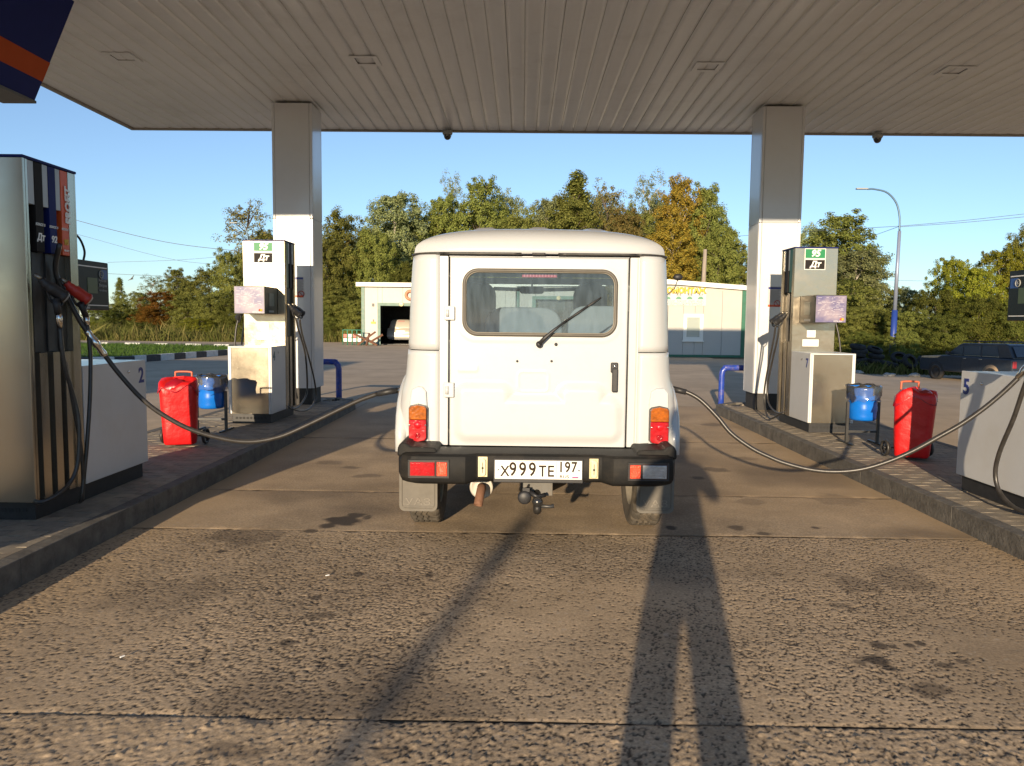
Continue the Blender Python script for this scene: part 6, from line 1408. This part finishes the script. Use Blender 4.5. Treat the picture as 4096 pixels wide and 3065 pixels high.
# banner
s0 = onC(2560, 1143); s1 = onC(2823, 1224); BN = bpy.data.objects.new('sign_board', None); C.objects.link(BN); BN.parent = CC; BN['_o'] = CC['_o']
b = MB(); b.prism([onwall(.05, s1[1], .03), onwall(s1[0], s1[1], .03), onwall(s1[0], onC(2823, 1152)[1], .03), onwall(.05, onC(2823, 1152)[1]+.04, .03)], -nC*.025); b.build('board', M('banner_white', (.55,.58,.54), .4), BN)
ang = math.atan2(dC.y, dC.x)
ue, ze = onC(2822, 1163); hgt = 1.0
t1 = text('ШИНОМОНТАЖ', .31, onwall(ue, ze-.02, .034), ang, YELL, BN, align='RIGHT', offset=.012, sx=.98); t0 = text('ШИНОМОНТАЖ', .31, onwall(ue+.006, ze-.024, .031), ang, YOUT, BN, align='RIGHT', offset=.028, sx=.98)
for (px_, s_) in ((2672, 'R14'), (2715, 'R15'), (2759, 'R16'), (2803, 'R17')):
    u_, z_ = onC(px_, 1179); text(s_, .12, onwall(u_, z_-.01, .034), ang, DARKMET, BN, offset=.003)
    u_, z_ = onC(px_-1, 1192); b = MB(); b.poly([onwall(u_, z_-.06, .033)]+[onwall(u_+.12*cos(a), z_-.06+.12*sin(a), .033) for a in np.linspace(0, pi, 11)]); b.build('green_half_disc', M('pale_green_print', (.12,.28,.17), .5), BN)
u_, z_ = onC(2812, 1213); text('8-905-325-99-29', .27, onwall(u_, z_, .034), ang, M('phone_outline', (.16,.17,.15), .5), BN, align='RIGHT', offset=.010); text('8-905-325-99-29', .27, onwall(u_, z_, .037), ang, WHITEL, BN, align='RIGHT', offset=-.004)

# car in the garage ------------------------------------------------------
def loft_car(name, label, sections, paint, parent_loc, heading=0, cat='car'):
    pass
gc = aty(1600, 1377, 49.0)
HC = thing('parked_car', (gc.x+.3, 48, 0), 'silver hatchback with its tail out of the open garage', 'car')
SILV = M('silver_beige_paint', (.60,.55,.47), .3, .2, coat=.4)
def carY(P, xc, y0, secs, mt, nm):
    """secs: list of (y, [(x,z)...]) closed half outline mirrored; front/back capped"""
    b = MB(); rings = []
    for (y, prof) in secs:
        full_ = [(x, z) for x, z in prof]+[(-x, z) for x, z in prof[::-1]]
        rings.append([b.bm.verts.new((xc+x, y0+y, z)) for x, z in full_])
    n = len(rings[0])
    for A_, B_ in zip(rings, rings[1:]):
        for k in range(n): b.bm.faces.new([A_[k], A_[(k+1) % n], B_[(k+1) % n], B_[k]])
    b.bm.faces.new(rings[0][::-1]); b.bm.faces.new(rings[-1]); return b.build(nm, mt, P, smooth=True)
xc = gc.x+.32; y0 = 47.2
carY(HC, xc, y0, [(0.0, [(.60, .30), (.74, .38), (.76, .60), (.70, .66)]), (.08, [(.68, .24), (.84, .34), (.86, .62), (.80, .92)]), (.30, [(.70, .22), (.87, .32), (.88, .66), (.84, .96)]), (2.6, [(.70, .22), (.87, .32), (.88, .66), (.84, .94)]), (4.0, [(.60, .28), (.78, .36), (.78, .6), (.70, .70)])], SILV, 'body')
carY(HC, xc, y0, [(.10, [(.78, .88), (.70, .98), (.60, 1.0), (.3, 1.0)]), (.42, [(.80, .9), (.66, 1.36), (.58, 1.42), (.3, 1.44)]), (.8, [(.82, .9), (.66, 1.40), (.58, 1.47), (.3, 1.49)]), (2.0, [(.82, .9), (.66, 1.40), (.58, 1.46), (.3, 1.48)]), (2.9, [(.80, .9), (.74, .95), (.6, .97), (.3, .98)])], SILV, 'cabin')
b = MB(); b.prism([(xc-.55, y0+.135, 1.03), (xc+.55, y0+.135, 1.03), (xc+.50, y0+.37, 1.33), (xc-.50, y0+.37, 1.33)], (0, .02, 0)); b.build('rear_window', M('car_glass_dark', (.03,.035,.04), .08, coat=.8), HC)
b = MB(); b.box(xc-.20, xc+.20, y0+.36, y0+.39, 1.37, 1.40); b.build('brake_light', LENSR, HC)
for s in (-1, 1): 
    b = MB(); b.prism([(xc+s*.60, y0+.16, .98), (xc+s*.76, y0+.20, .92), (xc+s*.68, y0+.40, 1.30), (xc+s*.58, y0+.38, 1.32)], (0, .03, 0)); b.build('tail_lamp', LENSR, HC)
    b = MB(); b.lathe([(.2, -.1), (.31, -.1), (.32, 0), (.31, .1), (.2, .1)], (xc+s*.74, y0+.75, .31), 'X', 24); b.build('wheel', RUBBER, HC)
b = MB(); b.box(xc-.27, xc+.27, y0+.0, y0+.06, .70, .82); b.build('number_plate', ROOFW, HC)
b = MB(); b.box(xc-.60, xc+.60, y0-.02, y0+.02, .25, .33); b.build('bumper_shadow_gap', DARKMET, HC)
b = MB(); b.box(xc-.85, xc+.85, y0-.01, y0+.05, .40, .55, .02, 2); b.build('bumper', SILV, HC)

# dark estate car at right ----------------------------------------------
EY = 29.5; e0 = aty(3737, 1514, EY); gz = ground_z(e0.x+1, EY+1)
heading = radians(-75)
EC = thing('parked_estate_car', (e0.x, EY, gz), 'old dark blue estate car with faded front wing parked under trees at right', 'car')
EC.rotation_euler = (0, 0, heading); EC['_o'] = (0, 0, 0)
DKBL = M('old_dark_blue_paint', (.018,.028,.045), .4, coat=.25, var=.2, dirt=(.12,.10,.07), dscale=1.3, damt=.3)
SANDP = M('faded_sand_paint', (.50,.40,.26), .6, var=.3, vscale=7)
# local frame: +x to the rear, y=0 is the near flank, car width 1.6 (y 0..1.6); front wheel centre at x=0.05
def prof_prism(outline, y0, y1, mt, nm, bev=.03, P=EC):
    b = MB(); b.prism([(x, y0, z) for x, z in outline], (0, y1-y0, 0)); return b.build(nm, mt, P, bevel=bev)
prof_prism([(-.75, .32), (-.80, .52), (-.76, .78), (-.70, .86), (.45, .94), (3.32, .92), (3.36, .60), (3.33, .34)], 0, 1.6, DKBL, 'body', .04)
prof_prism([(.40, .93), (.98, 1.34), (1.15, 1.40), (2.95, 1.42), (3.08, 1.38), (3.30, .92)], .10, 1.50, DKBL, 'cabin_shell', .03)
GLD = M('estate_glass', (.045,.06,.08), .06, coat=1)
for (o_) in ([(.62, .98), (1.02, 1.31), (1.18, 1.31), (1.18, .98)], [(1.24, .98), (1.24, 1.32), (1.95, 1.33), (1.98, .98)], [(2.04, .98), (2.04, 1.33), (2.62, 1.33), (2.75, .98)]):
    b = MB(); b.prism([(x, .09, z) for x, z in o_], (0, .012, 0)); b.build('side_window', GLD, EC)
    b = MB(); b.box(o_[0][0], max(p[0] for p in o_), .078, .09, .955, .972); b.build('chrome_strip', CHROME, EC)
prof_prism([(3.315, .98), (3.13, 1.34), (3.135, 1.345), (3.325, .985)], .22, 1.38, GLD, 'rear_window', 0)
for yy in (.02, 1.40): b = MB(); b.box(3.34, 3.375, yy, yy+.16, .60, .84, .01, 1); b.build('tail_lamp', M('old_red_lens', (.28,.02,.03), .3, coat=.5), EC)
b = MB(); b.box(3.35, 3.385, .55, 1.05, .62, .74); b.build('number_plate', ROOFW, EC)
b = MB(); b.box(3.36, 3.44, .0, 1.6, .42, .52, .02, 2); b.build('rear_bumper', CHROME, EC)
b = MB(); b.prism([(-.70, -.006, .80), (-.66, -.006, .86), (.30, -.006, .915), (.10, -.006, .82), (-.30, -.006, .80)], (0, .03, 0)); b.build('faded_wing_patch', SANDP, EC)
for hx in (1.85, 2.55) : b = MB(); b.box(hx-.55, hx-.43, -.02, .0, .84, .87, .005, 1); b.build('door_handle', CHROME, EC)
for (sx_) in (1.21, 2.01): b = MB(); b.box(sx_-.004, sx_+.004, -.003, .002, .38, .93); b.build('door_seam', GAPM, EC)
for (wx_, mt2) in ((.05, DARKMET), (2.50, RUST)):
    for yy in (.07, 1.53):
        w = bpy.data.objects.new('wheel', None); C.objects.link(w); w.parent = EC; w['_o'] = (0, 0, 0)
        b = MB(); b.lathe([(.17, -.08), (.26, -.09), (.30, -.06), (.30, .06), (.26, .09), (.17, .08)], (wx_, yy, .29), 'Y', 28, close=True); b.build('tyre', RUBBER, w)
        b = MB(); b.lathe([(0, -.06), (.05, -.07), (.10, -.05), (.17, -.07), (.17, .07), (0, .07)], (wx_, yy, .29), 'Y', 24); b.build('rim', mt2, w)
    b = MB(); b.lathe([(.0, -.004), (.36, -.004), (.36, .02), (0, .02)], (wx_, -.0, .33), 'Y', 28); b.build('wheel_arch', GAPM if wx_ < 1 else M('arch_sand', (.26,.19,.12), .7), EC)
b = MB(); b.box(.55, .70, -.10, .02, .97, 1.07, .02, 2); b.build('door_mirror', BLACKPL, EC)
for k in range(5): b = MB(); b.tube([(1.2+k*.38, .15, 1.47), (1.2+k*.38, 1.45, 1.47)], .012, 6); b.build('roof_rack_bar', DARKMET, EC)
for yy in (.15, 1.45): b = MB(); b.tube([(1.1, yy, 1.44), (1.12, yy, 1.49), (2.85, yy, 1.49), (2.88, yy, 1.44)], .012, 6); b.build('roof_rack_rail', DARKMET, EC)

# tyre heap ---------------------------------------------------------------
TY2 = M('old_tyre', (.022,.022,.022), .85, var=.4, vscale=6)
tb = MB(); tb.lathe([(.19, -.08), (.27, -.10), (.32, -.07), (.33, 0), (.32, .07), (.27, .10), (.19, .08)], (0, 0, 0), 'Z', 24); to = tb.build('old_tyre', TY2); tme = to.data; bpy.data.objects.remove(to)
tp = [(3432, 1388, 33, .12, .1, 'lying flat on top of the left stack'), (3438, 1405, 33, .1, .0, 'second from top of the left stack'), (3430, 1422, 33, -.1, .1, 'third in the left stack'), (3436, 1440, 33, .05, -.1, 'fourth in the left stack'), (3440, 1458, 33, 0, 0, 'bottom of the left stack'),
      (3500, 1400, 33.6, .3, .2, 'leaning behind the left stack'), (3505, 1425, 33.2, .1, .1, 'middle stack, on top'), (3500, 1445, 33.2, 0, .1, 'middle stack, at the bottom'), (3596, 1432, 33, .7, -.2, 'tilted right beside the lamp post'), (3640, 1446, 32, 1.0, .5, 'propped up left of the estate car'),
      (3560, 1458, 32.5, .1, .2, 'lying low in front of the lamp post'), (3680, 1468, 32.6, .2, -.1, 'low by the estate car wheel'), (3700, 1445, 33.6, .5, .3, 'leaning behind the front of the estate car')]
for (px_, py_, Y_, rx, ry, w_) in tp:
    p = aty(px_, py_, Y_); o = bpy.data.objects.new('old_tyre', tme); C.objects.link(o); o.location = (p.x, Y_, max(p.z, ground_z(p.x, Y_)+.1)); o.rotation_euler = (rx, ry, 0)
    tag(o, 'worn black tyre in the heap at right, '+w_, 'tyre', 'old tyres in the heap')
for i, (px_, py_) in enumerate(((3405, 1470), (3430, 1478), (3560, 1487), (3660, 1488))):
    p = aty(px_, py_, 30.5); b = MB(); bmm = bmesh.new(); bmesh.ops.create_icosphere(bmm, subdivisions=2, radius=.22)
    for v in bmm.verts: v.co *= random.uniform(.75, 1.2); v.co.z *= .45
    bmm.transform(Matrix.Translation((p.x, 30.5, ground_z(p.x, 30.5)+.06))); b.merge(bmm); o = b.build('rubble_lump', M('pale_rubble', (.35,.34,.31), .8, var=.3), smooth=False); tag(o, ('leftmost', 'second from left', 'third from left', 'rightmost')[i]+' pale lump of rubble on the ground before the tyre heap', 'rubble', 'pale rubble by the tyres')

# street lamps --------------------------------------------------------------
def street_lamp(Y, px_base, px_top, y_top, y_joint, lampx, lampy, label, blue=True):
    p = aty(px_base, 1420, Y); gz = ground_z(p.x, Y); pt = aty(px_top, y_joint, Y); tl = aty(lampx, lampy, Y)
    t = thing('street_lamp', (p.x, Y, gz), label, 'street lamp', 'curved street lamps')
    base = Vector((p.x, Y, gz)); mid = base.lerp(pt, .42)
    b = MB(); b.tube([base, mid], [.16, .13], 14); b.build('lower_post', M('lamp_blue', (.02,.05,.25), .45), t)
    b = MB(); b.tube([mid, pt], [.095, .075], 12); b.build('upper_post', M('lamp_grey_blue', (.28,.32,.42), .35, .3), t)
    arm = smooth_path([pt, pt+Vector((-.02*(pt.x-tl.x), 0, (tl.z-pt.z)*.35)), pt+Vector((-.14*(pt.x-tl.x), 0, (tl.z-pt.z)*.68)), pt+Vector((-.42*(pt.x-tl.x), 0, (tl.z-pt.z)*.92)), tl+Vector((.2*(pt.x-tl.x), 0, .0)), tl], 6)
    b = MB(); b.tube(arm, .045, 8); b.build('arm', M('lamp_arm', (.12,.2,.28), .4, .3), t)
    b = MB(); b.box(tl.x-.62*(1 if pt.x > tl.x else -1) if False else min(tl.x, tl.x-.55*(1 if pt.x > tl.x else -1)), max(tl.x, tl.x-.55*(1 if pt.x > tl.x else -1)), Y-.09, Y+.09, tl.z-.02, tl.z+.05, .02, 2); b.build('lamp_head', GREYL, t)
    return t
street_lamp(38, 3568, 3598, 750, 925, 3470, 757, 'tall curved street lamp with a blue foot behind the tyre heap at right')
street_lamp(56, 993, 993, 880, 1000, 950, 893, 'thin curved street lamp far behind the pump marked 4')
# wooden pole
p = aty(2814, 1130, 52); q = aty(2821, 998, 52); t = thing('utility_pole', (p.x, 52, 0), 'pale wooden utility pole sticking up behind the tyre workshop', 'pole')
b = MB(); b.tube([Vector((p.x-.05, 52, 0)), Vector((p.x, 52, p.z)), q], [.17, .15, .12], 12); b.build('post', M('pale_wood', (.30,.25,.20), .8, var=.3, vscale=3, stretch=(4, 4, .4)), t)
# wires
def wire(pts_, label, r=.018):
    b = MB(); b.tube(smooth_path(pts_, 6), r, 5); o = b.build('overhead_wire', M('wire_grey', (.10,.11,.13), .6)); tag(o, label, 'wire', 'overhead wires')
wire([aty(150, 838, 60), aty(450, 920, 60), aty(700, 975, 60), aty(1000, 1010, 60)], 'thickest overhead wire sloping across the sky at left', .022)
wire([aty(300, 935, 70), aty(700, 1040, 70), aty(1000, 1062, 70)], 'thin overhead wire below the thick one at left', .014)
wire([aty(430, 1050, 70), aty(720, 1040, 70), aty(980, 1018, 70)], 'thin overhead wire rising to the right at left', .014)
wire([aty(430, 1095, 66), aty(700, 1108, 66), aty(980, 1125, 66)], 'lowest overhead wire just above the hedge at left', .016)
wire([aty(3600, 905, 38), aty(3860, 882, 38), aty(4200, 845, 38)], 'upper overhead wire running right from the street lamp', .012)
wire([aty(3600, 908, 38), aty(3860, 890, 38), aty(4200, 858, 38)], 'lower overhead wire running right from the street lamp', .012)
wire([aty(2950, 945, 50), aty(3250, 925, 45), aty(3600, 905, 38)], 'overhead wire running left from the street lamp', .012)
wire([aty(3600, 905, 38), aty(3460, 955, 50), aty(3300, 1010, 60)], 'overhead wire dropping left from the street lamp into the trees', .012)
wire([aty(3240, 1108, 64), aty(3600, 1122, 64), aty(3900, 1128, 64)], 'far overhead wire low behind the street lamp', .014)
# bird
p = aty(525, 1112, 60); b = MB(); b.prism([(p.x-.28, 60, p.z-.2), (p.x-.02, 60, p.z-.03), (p.x+.2, 60, p.z+.22), (p.x+.10, 60, p.z-.02), (p.x+.05, 60, p.z-.12)], (0, .06, 0)); b.tube([(p.x-.1, 60.1, p.z-.06), (p.x+.05, 60.0, p.z-.04), (p.x+.2, 59.9, p.z-.10)], [.02, .05, .015], 7); o = b.build('bird', DARKMET); tag(o, 'small dark bird flying over the hedge at left', 'bird')
# fence left of garage & scrap
f0 = aty(1372, 1395, 44.0); t = thing('low_fence', (f0.x, 44, 0), 'low green pipe fence with red and white panels left of the garage', 'fence')
fx = f0.x
for k in range(4):
    xa = fx+k*.27; b = MB(); b.tube(smooth_path([(xa, 44, -.02), (xa, 44, .80), (xa+.03, 44, .85), (xa+.22, 44, .85), (xa+.25, 44, .80), (xa+.25, 44, -.02)], 3), .022, 7); b.build('pipe_hoop', M('fence_green', (.03,.20,.12), .5), t)
    b = MB(); b.box(xa+.03, xa+.22, 44.02, 44.04, .42, .62); b.build('panel', ROOFW if k % 2 else REDPL, t)
    b = MB(); b.box(xa+.03, xa+.22, 44.02, 44.04, .18, .38); b.build('panel', REDPL if k % 2 == 2 else ROOFW, t)
s0_ = aty(1470, 1385, 43.4); t = thing('rusty_beam_cross', (s0_.x, 43.4, 0), 'crossed rusty steel beams lying by the garage corner', 'scrap')
for (a, c) in (((-.75, 0, .62), (.55, 0, .0)), ((-.6, .1, 0), (.45, .05, .75)), ((0, -.3, 0), (.05, .3, .65)), ((.2, 0, .2), (.85, .1, .60))):
    b = MB(); a = Vector(a)+Vector((s0_.x, 43.4, .02)); c = Vector(c)+Vector((s0_.x, 43.4, .02)); b.tube([a, c], .06, 4, smooth=False); b.build('beam', RUST if a.z > .0 else GREYL, t)

# ================================================================ off-frame things whose shade falls into the picture
t = thing('lamp_mast', (-3.5, -12, 0), 'plain mast behind the photographer, only its thin shadow shows on the lane', 'pole')
mx = gnd(1480, 2889).x-.2016*(2.66+12); b = MB(); b.tube([(mx, -12, 0), (mx, -12, 3.38)], .055, 12); b.build('mast', DARKMET, t)
t = thing('shade_roof', (-16, 1, 3.7), 'unseen low flat roof behind the left pumps, added to cast shade on the asphalt', 'canopy')
b = MB(); b.box(-24, -10.2, -4.5, 4.0, 3.7, 4.3); b.build('roof_slab', NAVY, t)  # slab added out of view to cast the shade band at left
for (x, y) in ((-23, -3), (-11, -3), (-23, 3), (-11, 3)): b = MB(); b.box(x-.15, x+.15, y-.15, y+.15, 0, 3.7); b.build('post', WHITE, t)

# the photographer --------------------------------------------------------
PX0, PY0 = .005, -.30
def skin_body():
    V = []; E = []; Rr = []
    def v(x, y, z, r, parent=None):
        V.append((PX0+x, PY0+y, z)); Rr.append(r); i = len(V)-1
        if parent is not None: E.append((parent, i))
        return i
    pel = v(0, 0, .95, (.17, .12)); sp = v(0, 0, 1.10, (.165, .12), pel); ch = v(0, 0, 1.32, (.18, .13), sp); nk0 = v(0, 0, 1.50, (.13, .10), ch); nk = v(0, .02, 1.60, (.062, .065), nk0); hd0 = v(0, .04, 1.70, (.080, .095), nk); hd1 = v(0, .05, 1.79, (.082, .098), hd0); v(0, .045, 1.85, (.055, .065), hd1)
    for s in (-1, 1):
        sh = v(s*.19, -.01, 1.50, (.070, .075), nk0); el = v(s*.295, .02, 1.24, (.055, .055), sh); wr = v(s*.13, .20, 1.40, (.034, .036), el); hn = v(s*.095, .215, 1.445, (.034, .024), wr)
        for k in range(4):
            f1 = v(s*(.085-.004*k), .222, 1.485-.018*k, (.010, .010), hn); f2 = v(s*(.062), .225, 1.490-.018*k, (.009, .009), f1); v(s*.050, .222, 1.486-.018*k, (.008, .008), f2)
        th1 = v(s*.080, .205, 1.42, (.011, .011), hn); v(s*.055, .200, 1.425, (.009, .009), th1)
        hp = v(s*.105, 0, .86, (.13, .12), pel); kn = v(s*.135, .01, .50, (.098, .092), hp); an = v(s*.165, 0, .10, (.08, .075), kn); ft = v(s*.17, .05, .045, (.05, .045), an); v(s*.18, .19, .035, (.045, .03), ft)
    me = bpy.data.meshes.new('b'); me.from_pydata(V, E, []); o = bpy.data.objects.new('b', me); C.objects.link(o)
    m = o.modifiers.new('s', 'SKIN'); m.use_smooth_shade = True
    for i, r in enumerate(Rr): me.skin_vertices[0].data[i].radius = r
    me.skin_vertices[0].data[0].use_root = True
    m2 = o.modifiers.new('u', 'SUBSURF'); m2.levels = 1; m2.render_levels = 1
    dg = bpy.context.evaluated_depsgraph_get(); dg.update(); em = bpy.data.meshes.new_from_object(o.evaluated_get(dg)); bpy.data.objects.remove(o); return em
t = thing('person', (PX0, PY0, 0), 'person in dark clothes holding up a phone, only the long shadow shows', 'person')
em = skin_body(); em.transform(Matrix.Translation((-PX0, -PY0, 0))); em.materials.clear(); em.materials.append(CLOTH); em.materials.append(SKIN)
for p_ in em.polygons:
    c_ = p_.center
    if c_.z > 1.58 or (c_.y > .17 and c_.z > 1.3): p_.material_index = 1
    p_.use_smooth = True
o = bpy.data.objects.new('body', em); C.objects.link(o); o.parent = t
b = MB(); b.lathe([(0, .125), (.05, .118), (.085, .085), (.102, .03), (.098, -.03), (.08, -.06)], (PX0, PY0+.035, 1.785), 'Z', 20); b.build('hair', M('dark_hair', (.03,.02,.015), .7), t, smooth=True)
for s in (-1, 1):
    b = MB(); b.lathe([(0, -.006), (.020, -.004), (.026, .002), (0, .006)], (PX0+s*.088, PY0+.04, 1.72), 'X', 12); b.build('ear', SKIN, t)
    b = MB(); b.sphere((PX0+s*.032, PY0+.125, 1.745), .012, 10); b.build('eye', WHITEL, t)
b = MB(); b.tube([(PX0, PY0+.132, 1.735), (PX0, PY0+.158, 1.705), (PX0, PY0+.140, 1.695)], [.008, .015, .010], 8); b.build('nose', SKIN, t)
b = MB(); b.tube([(PX0-.024, PY0+.130, 1.668), (PX0, PY0+.139, 1.666), (PX0+.024, PY0+.130, 1.668)], [.004, .006, .004], 6); b.build('mouth', M('lips', (.4,.15,.12), .5), t)
b = MB(); b.box(-.08, .08, -.075, -.066, 1.41, 1.485, .003, 2); o = b.build('phone', BLACKPL); tag(o, 'dark phone held level in front of the photographer', 'phone')

# tidy ------------------------------------------------------------------------
for o in list(bpy.data.objects):
    if '_o' in o: del o['_o']
